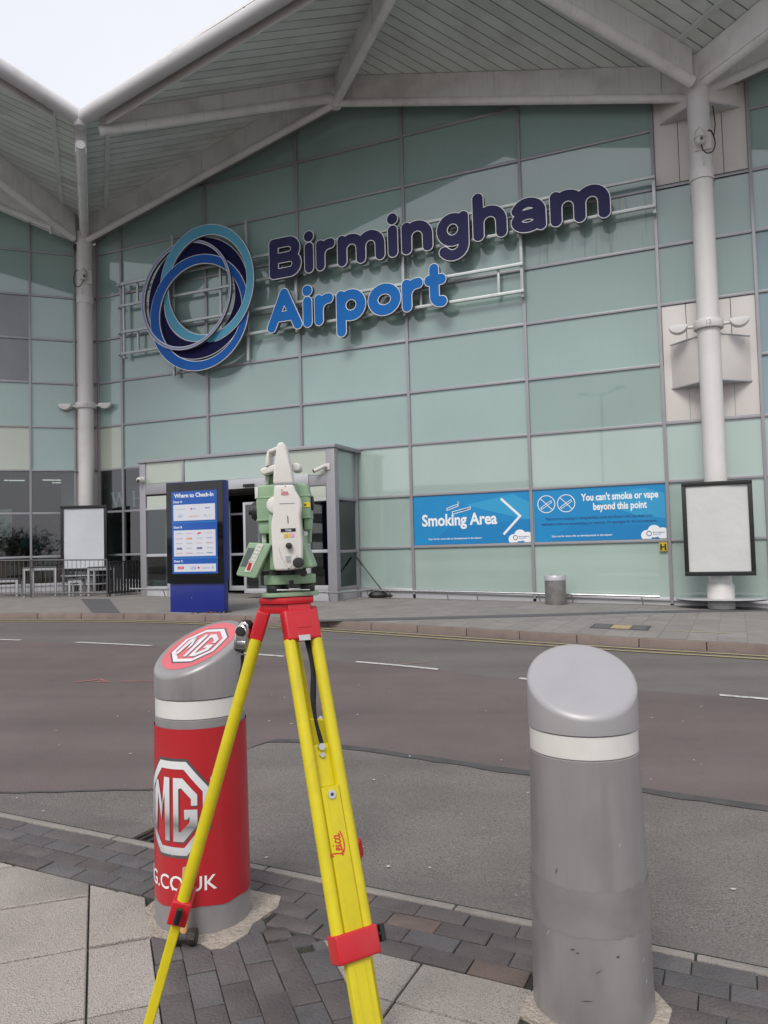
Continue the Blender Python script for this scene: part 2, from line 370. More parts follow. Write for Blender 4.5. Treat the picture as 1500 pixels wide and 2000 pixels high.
# road: near asphalt, red surfacing strip, far lane
def nearline(t, s): p = NO+NK*s+NMv*t; return (p.x, p.y)
KF = [(-40, 20.5), (-20, 17.6), (-12, 16.3), (-8.02, 16.02), (-5.3, 15.82), (-2.53, 14.93), (.22, 13.46), (2.0, 12.41), (3.72, 11.42), (5.3, 10.60), (9.5, 8.2), (20, 2.2), (32, -4)]
def catmull(P, n=6):
    P = [Vector((p[0], p[1], 0)) for p in P]; out = []
    for i in range(len(P)-1):
        p0, p1, p2, p3 = P[max(i-1, 0)], P[i], P[i+1], P[min(i+2, len(P)-1)]
        for k in range(n):
            t = k/n
            out.append(.5*((2*p1)+(p2-p0)*t+(2*p0-5*p1+4*p2-p3)*t*t+(3*p1-p0-3*p2+p3)*t**3))
    out.append(P[-1]); return out
KFC = catmull(KF)
def strip(name, A, B, material, lift, base=gz, kind='structure', parent=None):
    mb = MB(); n = len(A)
    V = [Vector((p.x, p.y, base(p.x, p.y)+lift)) for p in A]+[Vector((p.x, p.y, base(p.x, p.y)+lift)) for p in B]
    mb.add(V, [(i, i+1, n+i+1, n+i) for i in range(n-1)])
    o = mb.build(name, material, parent)
    if sum(p.normal.z for p in o.data.polygons) < 0: o.data.flip_normals()
    if kind and not parent: tag(o, kind=kind)
    return o
nearA = [NO+NK*s+NMv*.02 for s in np.linspace(-30, 30, len(KFC))]
strip('road', nearA, KFC, 'asphalt_far', 0)
CL = catmull([(-40, 16.5), (-20, 14.4), (-10, 13.3), (-6.3, 12.6), (-3.55, 11.73), (-1.9, 10.85), (.05, 9.86), (1.52, 8.85), (2.7, 8.2), (3.75, 7.66), (8, 5.3), (20, -1.2), (30, -6)])
rjp = [(-30, 6.6), (-8, 5.2), (-2.53, 5.03), (-1.54, 5.08), (-1.15, 5.95), (-.96, 6.27), (-.62, 6.22), (2.24, 4.65), (6, 2.75), (20, -5)]
rj = []
for (xa, ya), (xb, yb) in zip(rjp, rjp[1:]):
    nn = max(2, int(math.hypot(xb-xa, yb-ya)/.12)) if -4 < xa < 4 else 8
    rj += [Vector((xa+(xb-xa)*k/nn, ya+(yb-ya)*k/nn, 0)) for k in range(nn)]
rj.append(Vector((20, -5, 0)))
rr = np.random.RandomState(3)
rj = [Vector((p.x+rr.uniform(-.008, .008), p.y+rr.uniform(-.012, .012), 0)) for p in rj]
def resample(P, n):
    d = [0]
    for a, b in zip(P, P[1:]): d.append(d[-1]+(b-a).length)
    out = []
    for t in np.linspace(0, d[-1], n):
        i = max(0, min(len(P)-2, int(np.searchsorted(d, t))-1)); f = (t-d[i])/max(1e-6, d[i+1]-d[i]); out.append(P[i].lerp(P[i+1], f))
    return out
def lane_lift(t): return .004+max(0, min(1, (.45-t)/.43))*.088      # the near lane ramps up to an almost flush kerb
rows_ = [[NO+NK*s+NMv*t_ for s in np.linspace(-30, 30, 400)] for t_ in (.02, .15, .3, .45)]+[resample(rj, 400)]
lf_ = [lane_lift(.02), lane_lift(.15), lane_lift(.3), .004, .004]
mb = MB(); mb.add([Vector((p.x, p.y, gz(p.x, p.y)+l_)) for rw, l_ in zip(rows_, lf_) for p in rw], [(j*400+i, j*400+i+1, (j+1)*400+i+1, (j+1)*400+i) for j in range(4) for i in range(399)])
o = mb.build('road_near_lane', 'asphalt'); tag(o, kind='structure')
if sum(p.normal.z for p in o.data.polygons) < 0: o.data.flip_normals()
strip('road_red_surface', resample(rj, 400), resample(CL, 400), 'asphalt_red', .005)
jr = [p for p in rj if p.x > -1.15 and p.x < 12]
wv = [.045+.022*random.random() for _ in jr]
strip('road_tar_joint', [p+NMv*w for p, w in zip(jr, wv)], [p-NMv*w*.9 for p, w in zip(jr, wv)], 'tar', .009)
jl = [p for p in rj if -9 < p.x < -1.2]
strip('road_joint', [p+Vector((0, .012+.012*random.random(), 0)) for p in jl], [p-Vector((0, .01+.012*random.random(), 0)) for p in jl], 'tar', .009)
# centre line dashes, each its own mark
def along(P, x0, x1, n=8):
    out = []
    for x in np.linspace(x0, x1, n):
        for a, b in zip(P, P[1:]):
            if a.x <= x <= b.x: out.append(a.lerp(b, (x-a.x)/(b.x-a.x))); break
    return out
dash = [(-9.6, -8.4), (-7.4, -5.97), (-4.95, -3.6), (-2.75, -1.44), (-.43, .61), (1.5, 2.5), (3.37, 4.5), (5.4, 6.6)]
for i, (a, b) in enumerate(dash):
    P = along(CL, a, b)
    o = strip('road_marking', [p+Vector((.02, .1, 0)) for p in P], [p+Vector((-.01, .015, 0)) for p in P], 'road_white', .010)
for off, nm in ((.22, 'yellow_line'), (.50, 'yellow_line')):
    A, B = [], []
    for i, p in enumerate(KFC):
        t = (KFC[min(i+1, len(KFC)-1)]-KFC[max(i-1, 0)]).normalized(); nrm = Vector((t.y, -t.x, 0))
        A.append(p+nrm*off); B.append(p+nrm*(off+.085))
    strip(nm, A, B, 'road_yellow', .011)
# surveyors' spray marks
def squiggle(name, P, w, material, lift=.012):
    P = [Vector((x, y, 0)) for x, y in P]
    A, B = [], []
    for i, p in enumerate(P):
        t = (P[min(i+1, len(P)-1)]-P[max(i-1, 0)]).normalized(); nrm = Vector((t.y, -t.x, 0)); ww = w*(.6+.6*random.random())
        A.append(p+nrm*ww); B.append(p-nrm*ww)
    return strip(name, A, B, material, lift)
squiggle('spray_mark', [(-3.57, 8.86), (-3.45, 8.93), (-3.36, 9.03), (-3.27, 8.93), (-3.36, 8.86), (-3.18, 8.87)], .016, 'spray_red')
squiggle('spray_mark', [(-3.10, 8.88), (-2.95, 8.87), (-2.8, 8.88), (-2.6, 8.87)], .013, 'spray_red')
squiggle('spray_mark', [(-1.15, 12.55), (-.9, 12.52), (-.44, 12.45)], .012, 'spray_blue')
squiggle('spray_mark', [(.14, 9.94), (.3, 10.03), (.52, 10.13)], .014, 'spray_red')
# gum and specks on the near lane
mb = MB()
for _ in range(150):
    s, t = random.uniform(-4, 4), random.uniform(.15, 7); p = NO+NK*s+NMv*t; r = random.choice([.003, .004, .005, .007, .011]); z = gz(p.x, p.y)+.008+lane_lift(t)
    n = 6; mb.add([(p.x+r*math.cos(k*math.pi/3)*random.uniform(.7, 1.5), p.y+r*math.sin(k*math.pi/3)*random.uniform(.7, 1.5), z) for k in range(n)], [tuple(range(n))])
tag(mb.build('grit_specks', 'gum'), 'pale specks of grit and gum scattered on the tarmac', 'grit', kind='stuff')

# ---------------- near pavement
NP = [nearline(.05, -30), nearline(.05, 30), nearline(-12, 30), nearline(-12, -30)]
pav = sheet('pavement_near', NP, 'jointing', -.012, base=pz)
BN = tiltbasis(-24.56)                               # along the kerb
BD = tiltbasis(-69.5)                                # along the diagonal strip (towards the viewer)
BQ = tiltbasis(20.5)
def chamfer_block(lx, ly, h=.05, c=.005, jit=0):
    mb = MB(); j = lambda: random.uniform(-jit, jit)
    b = [(-lx/2, -ly/2), (lx/2, -ly/2), (lx/2, ly/2), (-lx/2, ly/2)]
    i = [(x-math.copysign(c, x)+j(), y-math.copysign(c, y)+j()) for x, y in b]
    V = [(x, y, -h) for x, y in b]+[(x, y, -c*.8) for x, y in b]+[(x, y, 0) for x, y in i]
    F = [(8, 9, 10, 11)]+[(k, (k+1) % 4, 4+(k+1) % 4, 4+k) for k in range(4)]+[(4+k, 4+(k+1) % 4, 8+(k+1) % 4, 8+k) for k in range(4)]
    mb.add(V, F); return mb.mesh('block')
BK = {}
for mn in ('block', 'block_blue', 'block_brown'):
    for v in range(3):
        me = chamfer_block(.2025, .0978, c=.0045, jit=.002); me.materials.append(M[mn]); BK[mn, v] = me
def blockmat():
    return random.choices(['block', 'block_blue', 'block_brown'], [.70, .27, .03])[0]
def put_block(pos, basis, sx=1., parent=None, mn=None):
    me = BK[mn or blockmat(), random.randrange(3)]
    o = bpy.data.objects.new('paving_block', me); C.objects.link(o); o.parent = parent or pav
    w = basis.copy() @ RZ(random.uniform(-.8, .8)) @ RX(random.uniform(-.5, .5)); w.translation = pos + Vector((0, 0, random.uniform(-.003, .002)))
    if sx != 1.: w = w @ Matrix.Diagonal((sx, 1, 1, 1))
    o.matrix_local = w; return o
BOLL = [(-.648, -.453, .235), (.896, -.415, .235)]      # kept clear for bollards (near coords)
BL_S, BL_T = -.600, -.545
def clear(s, t): return any((s-a)**2+(t-b)**2 < r*r for a, b, r in BOLL)
for row in range(4):
    t = -.03-.051-.1015*row
    s = -3.9+(.104 if row % 2 else 0)+random.uniform(0, .05)
    while s < 2.9:
        if not clear(s, t): put_block(nearpt(s, t), BN)
        s += .207
# diagonal strip of blocks
P45 = math.sqrt(.5)
def dia(p, q, h=0): return nearpt(P45*(p+q), P45*(q-p), h)
def dia_st(p, q): return P45*(p+q), P45*(q-p)
for c in range(6):
    q = -.99+.05+.1005*c
    p = -.75+(.103 if c % 2 else 0)+random.uniform(0, .03)
    while p < 1.5:
        s, t = dia_st(p, q)
        if t < -.50 and not clear(s, t):
            if t > -.56: put_block(dia(p+.05, q), BD, .5)
            else: put_block(dia(p, q), BD)
        elif -.50 <= t < -.44 and not clear(s, t): pass
        p += .207
# filler wedge course where strip meets the kerb courses
for i in range(6):
    s = -.52+.11*i
    if not clear(s, -.475): put_block(nearpt(s+.02, -.475), BD, .42)
# granite slabs: left field follows the strip, right field follows the kerb
def slab_poly(name, pts, mtl, h=.05, parent=pav, dz=0):
    mb = MB(); c = .006
    cx = sum(p.x for p in pts)/len(pts); cy = sum(p.y for p in pts)/len(pts)
    ins = []
    for p in pts:
        v = Vector((cx-p.x, cy-p.y, 0)); v.normalize(); ins.append(p+v*c)
    n = len(pts)
    V = [p-Vector((0, 0, h)) for p in pts]+[p-Vector((0, 0, c*.7)) for p in pts]+ins
    mb.add(V, [tuple(range(2*n, 3*n))]+[(k, (k+1) % n, n+(k+1) % n, n+k) for k in range(n)]+[(n+k, n+(k+1) % n, 2*n+(k+1) % n, 2*n+k) for k in range(n)])
    o = mb.build(name, mtl, parent, bevel=0); o.location.z += dz; return o
gpl = .0045
def slabs_left():
    qs = [-.99, -1.215]+[-1.215-.45*i for i in range(1, 9)]
    ps = [-.46+.445*i for i in range(-7, 6)]
    for q1, q0 in zip(qs, qs[1:]):
        for p0, p1 in zip(ps, ps[1:]):
            poly = [(p0+gpl*1.8, q0+gpl*.8), (p1-gpl*1.8, q0+gpl*.8), (p1-gpl*1.8, q1-gpl*.8), (p0+gpl*1.8, q1-gpl*.8)]
            poly = clip(poly, -P45, P45, -.452)          # t <= -.452
            if len(poly) < 3: continue
            cp = sum(a for a, b in poly)/len(poly); cq = sum(b for a, b in poly)/len(poly)
            if (cp-.2)**2+(cq+1.2)**2 > 9: continue
            slab_poly('granite_slab', [dia(a, b) for a, b in poly], 'granite', dz=random.uniform(-.003, .003))
slabs_left()
def slabs_right():
    ss = [-.096+.4*i for i in range(-1, 8)]; ts = [-.445, -.69]+[-.69-.4*i for i in range(1, 6)]
    for t1, t0 in zip(ts, ts[1:]):
        for s0, s1 in zip(ss, ss[1:]):
            poly = [(s0+gpl, t0+gpl), (s1-gpl, t0+gpl), (s1-gpl, t1-gpl), (s0+gpl, t1-gpl)]
            poly = clip(poly, -P45, -P45, .383)         # q >= -.383
            for a in (1,):                               # gap left for the right bollard's mortar bed
                pass
            if len(poly) < 3: continue
            xs_ = [a for a, b in poly]
            if t1 > -.70 and s0 > .69 and s0 < 1.05: continue
            slab_poly('granite_slab', [nearpt(a, b) for a, b in poly], 'granite', dz=random.uniform(-.003, .003))
slabs_right()
# blocks right of the grey bollard
for row in range(2):
    t = -.03-.051-.1015*(row+4)
    s = 1.12+(.1 if row % 2 else 0)
    while s < 2.6: put_block(nearpt(s, t), BN); s += .207
# mortar beds round the bollards
def bed(pts, nm='mortar_bed'):
    mb = MB(); c = nearpt(sum(p[0] for p in pts)/len(pts), sum(p[1] for p in pts)/len(pts), .002)
    ring = [nearpt(a, b, .002) for a, b in pts]; low = [nearpt(a, b, -.03) for a, b in pts]; n = len(pts)
    mb.add([c]+ring+low, [(0, 1+i, 1+(i+1) % n) for i in range(n)]+[(1+i, 1+n+i, 1+n+(i+1) % n, 1+(i+1) % n) for i in range(n)])
    return mb.build(nm, 'mortar', pav)
bed([(-.70, -.23), (-.58, -.215), (-.43, -.212), (-.39, -.30), (-.40, -.38), (-.405, -.46), (-.38, -.53), (-.405, -.65), (-.45, -.675), (-.50, -.66), (-.56, -.69), (-.63, -.685), (-.72, -.69), (-.80, -.62), (-.885, -.535), (-.90, -.43), (-.86, -.30)])
bed([(.70, -.47), (.665, -.52), (.69, -.59), (.80, -.625), (.92, -.62), (1.02, -.60), (1.08, -.54), (1.13, -.45), (1.135, -.37), (1.08, -.29), (.98, -.22), (.82, -.22), (.73, -.31)])
# near kerb stones
for i in range(-12, 12):
    s0, s1 = .277+.915*i, .277+.915*(i+1)-.008
    mb = MB(); mb.hexa([nearpt(s0, -.028, -.2), nearpt(s1, -.028, -.2), nearpt(s1, .022, -.2), nearpt(s0, .022, -.2)],
                       [nearpt(s0, -.028, .003), nearpt(s1, -.028, .003), nearpt(s1, .022, .0), nearpt(s0, .022, .0)])
    mb.build('kerb_stone', 'kerb_near', pav, bevel=.008)
# drain grate beside the kerb
gm = BN.copy(); gm.translation = nearpt(-1.30, .165, -.044)
gr = thing('drain_grate', 'rusty iron drain grate in the gutter behind the red bollard', 'drain grate', gm)
mb = MB(); mb.box(-.23, .23, -.14, -.118, -.02, .012); mb.box(-.23, .23, .118, .14, -.02, .012); mb.box(-.23, -.205, -.118, .118, -.02, .012); mb.box(.205, .23, -.118, .118, -.02, .012)
mb.build('frame', 'dark_iron', gr, bevel=.003)
for i in range(8):
    x = -.18+.0515*i; mb = MB(); mb.box(x-.009, x+.009, -.118, .118, -.02, .010); mb.build('bar', 'dark_iron', gr, bevel=.002)
mb = MB(); mb.box(-.205, .205, -.118, .118, -.02, -.004); mb.build('sump', 'gasket', gr)

# ---------------- far pavement, kerb, slabs
far_out = [Vector((-40, 45, 0)), Vector((60, 45, 0))]
n = len(KFC); back = [Vector((p.x+10, max(p.y+14, 30), 0)) for p in KFC]
fpav = strip('pavement_far', [p+Vector((.02, .05, 0)) for p in KFC], back, 'slab_far', -.006, base=pz)
# kerb stones one by one
def kerb_line():
    P = resample([p for p in KFC if -13 < p.x < 13], 400); d = [0]
    for a, b in zip(P, P[1:]): d.append(d[-1]+(b-a).length)
    return P, d
KP, KD = kerb_line()
def kat(s):
    i = max(0, min(len(KP)-2, int(np.searchsorted(KD, s))-1)); f = (s-KD[i])/(KD[i+1]-KD[i]); t = (KP[i+1]-KP[i]).normalized()
    return KP[i].lerp(KP[i+1], f), Vector((-t.y, t.x, 0))
s = .2
while s+.93 < KD[-1]:
    bot, top = [], []
    (a, na), (b, nb) = kat(s), kat(s+.915)
    q = [a, b, b+nb*.14, a+na*.14]
    mb = MB(); mb.hexa([Vector((p.x, p.y, gz(p.x, p.y)-.1)) for p in q], [Vector((p.x, p.y, pz(p.x, p.y)+.002)) for p in q])
    mb.build('kerb_stone', 'kerb_far', fpav, bevel=.015)
    s += .925
# paving slabs of the far pavement (joints square to the kerb), kept to what can be seen
def in_far(p):
    lp = FM.inverted() @ Vector((p.x, p.y, 0))
    if lp.y > -.12: return False
    if -13.9 < lp.x < -7.2 and lp.y > -1.7: return False
    return True
DB0, DB1 = Vector((-.34, 14.29, 0)), Vector((4.95, 15.36, 0))
cnt = 0
for i in range(-24, 24):
    for j in range(0, 9):
        o0 = Vector((4.72, 11.1, 0)) + NK*(.405*i)
        # distance of first course from kerb at this station
        best = min(KP, key=lambda p: abs((p-o0).dot(NK)))
        start = (best-o0).dot(NMv)+.16
        q = [o0+NK*.003+NMv*(start+.6*j+.003), o0+NK*.402+NMv*(start+.6*j+.003), o0+NK*.402+NMv*(start+.6*(j+1)-.003), o0+NK*.003+NMv*(start+.6*(j+1)-.003)]
        c = (q[0]+q[2])*.5
        if c.x < -6.2 or c.x > 8.6 or not all(in_far(p) for p in q): continue
        if cnt >= 298: continue
        td = (c-DB0).dot((DB1-DB0).normalized()); dd = (c-DB0).cross((DB1-DB0).normalized()).z
        dark = False
        mb = MB(); mb.hexa([Vector((p.x, p.y, pz(p.x, p.y)-.04)) for p in q], [Vector((p.x, p.y, pz(p.x, p.y)+.001)) for p in q])
        mb.build('paving_slab', 'slab_far', fpav); cnt += 1
# dark bands crossing the slabs
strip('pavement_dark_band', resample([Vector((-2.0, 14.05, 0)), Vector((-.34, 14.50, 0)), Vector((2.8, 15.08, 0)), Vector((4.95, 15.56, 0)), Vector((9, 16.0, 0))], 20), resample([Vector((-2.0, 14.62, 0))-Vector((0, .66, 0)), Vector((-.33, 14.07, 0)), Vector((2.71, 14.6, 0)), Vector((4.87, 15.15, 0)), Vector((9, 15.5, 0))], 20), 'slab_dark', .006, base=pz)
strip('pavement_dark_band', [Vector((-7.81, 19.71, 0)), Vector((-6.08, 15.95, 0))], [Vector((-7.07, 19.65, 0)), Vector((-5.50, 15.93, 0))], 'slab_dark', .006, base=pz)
mh = thing('manhole_cover', 'dark framed access cover with a yellowish middle set in the far pavement', 'access cover')
def quadplate(name, pts, material, lift, parent):
    mb = MB(); mb.hexa([Vector((x, y, pz(x, y)-.02)) for x, y in pts], [Vector((x, y, pz(x, y)+lift)) for x, y in pts]); return mb.build(name, material, parent)
qa = [(3.62, 13.42), (4.45, 12.99), (4.17, 12.36), (3.33, 12.76)]
def lerpq(a, b, f): return (a[0]+(b[0]-a[0])*f, a[1]+(b[1]-a[1])*f)
quadplate('frame', qa, 'tar', .006, mh)
def sub(f0, f1, g0, g1):
    P = lambda f, gq: lerpq(lerpq(qa[0], qa[1], f), lerpq(qa[3], qa[2], f), gq)
    return [P(f0, g0), P(f1, g0), P(f1, g1), P(f0, g1)]
quadplate('tray', sub(.05, .33, .12, .88), 'slab_dark', .010, mh); quadplate('tray', sub(.35, .68, .12, .88), 'road_yellow', .010, mh); quadplate('tray', sub(.70, .95, .12, .88), 'slab_dark', .010, mh)
squiggle_base = gz
def psquig(P, w):
    P = [Vector((x, y, 0)) for x, y in P]; A = [p+Vector((.0, w, 0)) for p in P]; B = [p-Vector((0, w*.8, 0)) for p in P]
    return strip('spray_mark', A, B, 'spray_yellow', .007, base=pz)
psquig([(4.55, 12.25), (4.7, 12.2), (4.8, 12.12), (4.95, 12.14), (5.1, 12.02), (5.3, 11.98)], .022)
# ================================================================== TERMINAL FRONT
def gable(u): return 13.35-.2475*abs(u+7.72)
def gable_all(u): return gable(u) if u < 1.0 else 11.2+.2475*(u-1.0)
def sill(u): return max(.12, .19-.035*u) if u < 3 else .12
term = thing('airport_terminal', 'glazed airport terminal front with teal panels, grey mullions and a gabled top', 'building', FM)
UE = [-16.23, -15.3, -12.2, -9.17, -6.06, -3.03, 0.0, 1.965, 5.0, 8.05]
def wall_poly(frame_parent, poly, y0, y1, material, name):
    mb = MB(); mb.prism(poly, (0, y1, 0), (1, 0, 0), (0, 0, 1), (0, y0-y1, 0))
    if name in ('glass_panel', 'window_pane'):
        cu_ = sum(p[0] for p in poly)/len(poly); cw_ = sum(p[1] for p in poly)/len(poly); ta_, tb_ = random.uniform(-.004, .004), random.uniform(-.005, .005)
        mb.v = [(x, y+ta_*(x-cu_)+tb_*(z-cw_), z) for x, y, z in mb.v]
    return mb.build(name, material, frame_parent)
vest_u0, vest_u1, vest_top, VD = -13.44, -7.67, 4.0, 1.45
rows_all = [None]+ROWS
for i in range(len(UE)-1):
    a, b = UE[i]+.035, UE[i+1]-.035
    for j in range(len(ROWS)):
        lo = (min(sill(a), sill(b))-.0 if j == 0 else ROWS[j-1]+.03); hi = ROWS[j]-.03
        poly = [(a, lo), (b, lo), (b, hi), (a, hi)]
        if j == 0: poly = [(a, sill(a)), (b, sill(b)), (b, hi), (a, hi)]
        if b <= 1.1:
            poly = clip(poly, -.2475, 1, 13.35+.2475*7.72-.06) if True else poly
            poly = clip(poly, .2475, 1, 13.35-.2475*7.72-.06)
        else:
            poly = clip(poly, -.2475, 1, 11.2-.2475*1.0-.06 if a > 1.9 else 99)
        if len(poly) < 3: continue
        area = abs(sum(poly[k][0]*poly[(k+1) % len(poly)][1]-poly[(k+1) % len(poly)][0]*poly[k][1] for k in range(len(poly))))/2
        if area < .02: continue
        bay = (a > -.1 and b < 2)
        if bay and (4 <= j-0 and j in (3, 4)): continue            # white cladding 4.08-6.74
        if bay and lo > 9.3: continue
        inside_vest = (a > vest_u0-.05 and b < vest_u1+1.6 and j <= 2 and a < -7.7)
        if i == 1 and j <= 2: poly = clip(poly, 1, 0, vest_u0); inside_vest = False
        if i == 3 and j <= 2: poly = clip(poly, -1, 0, -vest_u1-.03); inside_vest = False
        if inside_vest or len(poly) < 3: continue
        m_ = 'teal_glass'; nm = 'glass_panel'; y0, y1 = -.012, .012
        if j in (0, 1, 2) and i in (0, 1): m_ = 'clear_glass'; nm = 'window_pane'
        elif j == 0 and i >= 4: m_ = 'teal_pale'
        elif j in (0, 1, 2) and i >= 3: m_ = 'teal_pale'  # lower rows get the painted-in sky reflection
        elif i == 5 and j == 6: m_ = 'teal_stain'
        elif i in (0,): m_ = 'teal_cream' if j in (3,) else 'teal_glass'
        if i >= 7 and 3 <= j <= 5: m_ = 'blue_reflect_glass'  # blue reflection painted on these panes
        wall_poly(term, poly, y0, y1, m_, nm)
# dark backing behind the opaque panels
bk = [(-12.0, .2), (8.1, .1), (8.1, 13.1), (1.5, 11.4), (-7.72, 13.3), (-16.3, 11.2), (-16.3, 4.1), (-12.0, 4.1)]
wall_poly(term, [(-16.3, 4.1), (-7.6, 4.1), (-7.6, .0), (8.1, .0), (8.1, 13.0), (1.0, 11.3), (-7.72, 13.35), (-16.3, 11.2)], .05, .06, 'gasket', 'backing')
# mullions, each on its own
for k, u in enumerate(UE):
    segs = []
    top = gable_all(u)-.02
    z0 = sill(u)-.1
    if -13.4 < u < -7.7: z0 = 4.02
    mb = MB(); mb.box(u-.036, u+.036, -.07, .05, z0, top); mb.build('mullion', 'alu', term, bevel=.006)
# transoms between mullions
for i in range(len(UE)-1):
    a, b = UE[i]+.037, UE[i+1]-.037
    for j, w in enumerate(ROWS):
        aa, bb = a, b
        if i in (2,) and w < 4.0: continue
        if i == 1 and w < 4.0: bb = vest_u0
        if i == 3 and w < 4.0: aa = vest_u1+.04
        if a > -.1 and b < 2 and j in (3,): continue
        if a > -.1 and b < 2 and w > 9.5: continue
        lim = lambda u: gable_all(u)
        # trim to the gable
        if b < 1.1:
            h = (13.35-(w+.03))/.2475
            if h <= 0: continue
            aa, bb = max(aa, -7.72-h), min(bb, -7.72+h)
        else:
            if a > 1.9 and w > 10.9: aa = max(aa, 1+(w-11.2)/.2475)
        if bb-aa < .1: continue
        mb = MB(); mb.box(aa, bb, -.058, .05, w-.031, w+.031); mb.build('transom', 'alu', term, bevel=.006)
    # sill
    if not (-13.5 < a and b < -7.6) :
        aa, bb = a, b
        if i == 1: bb = vest_u0
        if i == 3: aa = vest_u1+.04
        mb = MB(); mb.hexa([(aa, -.09, sill(aa)-.03), (bb, -.09, sill(bb)-.03), (bb, .05, sill(bb)-.03), (aa, .05, sill(aa)-.03)], [(aa, -.07, sill(aa)+.04), (bb, -.07, sill(bb)+.04), (bb, .05, sill(bb)+.04), (aa, .05, sill(aa)+.04)])
        mb.build('sill', 'alu', term, bevel=.006)
        mb = MB(); mb.hexa([(aa, -.03, -.4), (bb, -.03, -.4), (bb, .05, -.4), (aa, .05, -.4)], [(aa, -.03, sill(aa)-.03), (bb, -.03, sill(bb)-.03), (bb, .05, sill(bb)-.03), (aa, .05, sill(aa)-.03)])
        mb.build('plinth', 'alu_light', term)
# flashing under the gable beam
for (ua, ub) in ((-16.9, -7.72), (-7.72, 1.0), (1.0, 8.1)):
    mb = MB(); ga, gb = gable(ua) if ua < 1 else 11.2, (gable(ub) if ub < 1.1 else gable_all(ub))
    mb.hexa([(ua, -.12, ga-.02), (ub, -.12, gb-.02), (ub, .06, gb-.02), (ua, .06, ga-.02)], [(ua, -.12, ga+.75), (ub, -.12, gb+.75), (ub, .06, gb+.75), (ua, .06, ga+.75)])
    mb.build('gable_flashing', 'steel_white', term)
    mb = MB(); mb.hexa([(ua, -.135, ga-.055), (ub, -.135, gb-.055), (ub, -.0, gb-.055), (ua, 0, ga-.055)], [(ua, -.135, ga-.015), (ub, -.135, gb-.015), (ub, 0, gb-.015), (ua, 0, ga-.015)])
    mb.build('gable_trim', 'alu', term)
# white cladding panels by the right column
for (w0, w1) in ((4.12, 6.70), (9.46, 11.32)):
    for (a, b) in ((.045, .54), (.552, 1.44), (1.452, 1.925)):
        mb = MB(); mb.box(a, b, -.03, .03, w0, w1 if w1 < 9 else 11.55); o = mb.build('cladding_panel', 'cladding', term, bevel=.004)
for w in (4.08, 6.74, 9.40):
    mb = MB(); mb.box(.037, 1.93, -.055, .05, w-.031, w+.031)
    if w > 5: mb.build('transom', 'alu', term, bevel=.006)
# triangular bracket housings tying the column to the wall
for (w0, w1) in ((4.86, 5.80), (10.86, 11.5)):
    for nm, z0, z1, g_ in (('bracket_housing', w0, w1, 0), ('bracket_edge', w0-.035, w0-.004, .02), ('bracket_edge', w1+.004, w1+.03, .015)):
        tri = [(.20-g_, -.032), (1.0, -.74-g_), (1.79+g_, -.032)]
        mb = MB(); mb.hexa([(x, y, z0) for x, y in tri], [(x, y, z1) for x, y in tri]); mb.build(nm, 'cladding' if g_ == 0 else 'alu_light', term, bevel=.004)
# cladding strip in the corner by the left column
for (w0, w1) in ((.3, 4.04), (4.12, 5.36), (5.44, 6.70), (6.78, 8.03), (8.11, 9.36), (9.44, 11.1)):
    mb = MB(); mb.box(-16.95, -16.27, -.02, .03, w0, w1); mb.build('cladding_panel', 'cladding', term, bevel=.004)
for w in ROWS[2:7]:
    mb = MB(); mb.box(-16.7, -16.27, -.06, .03, w-.031, w+.031); mb.build('transom', 'alu', term, bevel=.005)

mb = MB(); mb.box(-17.9, -16.55, .08, 1.3, 0, 12.3); mb.build('corner_wall', 'cladding', term)
# ---------------- left wing
wing = thing('terminal_wing', 'angled glazed side wing left of the column with dark cafe windows below', 'building', LM)
LU = [-7.7, -6.48, -5.25, -4.02, -2.79, -1.56, -.32]
ltop = lambda u: 11.12-.35*u
for i in range(len(LU)-1):
    a, b = LU[i]+.03, LU[i+1]-.03
    for j in range(len(ROWS)+1):
        lo = .72 if j == 0 else ROWS[j-1]+.028; hi = ROWS[j]-.028 if j < len(ROWS) else 14.6
        poly = clip([(a, lo), (b, lo), (b, hi), (a, hi)], .35, 1, 11.07)
        if len(poly) < 3: continue
        m_ = 'teal_glass'; nm = 'glass_panel'
        if j <= 2: m_, nm = 'clear_glass', 'window_pane'
        elif i == 4 and j in (5, 6): m_ = 'grey_reflect_glass'
        elif i == 4 and j == 3: m_ = 'teal_cream'
        mb = MB(); mb.prism(poly, (0, .012, 0), (1, 0, 0), (0, 0, 1), (0, -.024, 0)); mb.build(nm, m_, wing)
    for w in ROWS+[14.5]:
        if w+.03 > ltop(b): continue
        mb = MB(); mb.box(a, b, -.055, .05, w-.029, w+.029); mb.build('transom', 'alu', wing, bevel=.006)
    mb = MB(); mb.box(a, b, -.06, .05, .62, .70); mb.build('sill', 'alu_light', wing, bevel=.005)
    mb = MB(); mb.box(a, b, -.03, .05, -.2, .62); mb.build('plinth', 'alu_light', wing)
for u in LU:
    mb = MB(); mb.box(u-.031, u+.031, -.07, .05, .3, ltop(u)-.03); mb.build('mullion', 'alu', wing, bevel=.006)
mb = MB(); mb.hexa([(-7.8, -.12, ltop(-7.8)-.02), (.1, -.12, ltop(.1)-.02), (.1, .06, ltop(.1)-.02), (-7.8, .06, ltop(-7.8)-.02)], [(-7.8, -.12, ltop(-7.8)+.7), (.1, -.12, ltop(.1)+.7), (.1, .06, ltop(.1)+.7), (-7.8, .06, ltop(-7.8)+.7)]); mb.build('gable_flashing', 'steel_white', wing)
mb = MB(); mb.prism([(-7.8, 4.1), (.2, 4.1), (.2, 11.0), (-7.8, 13.8)], (0, .06, 0), (1, 0, 0), (0, 0, 1), (0, .01, 0)); mb.build('backing', 'gasket', wing)
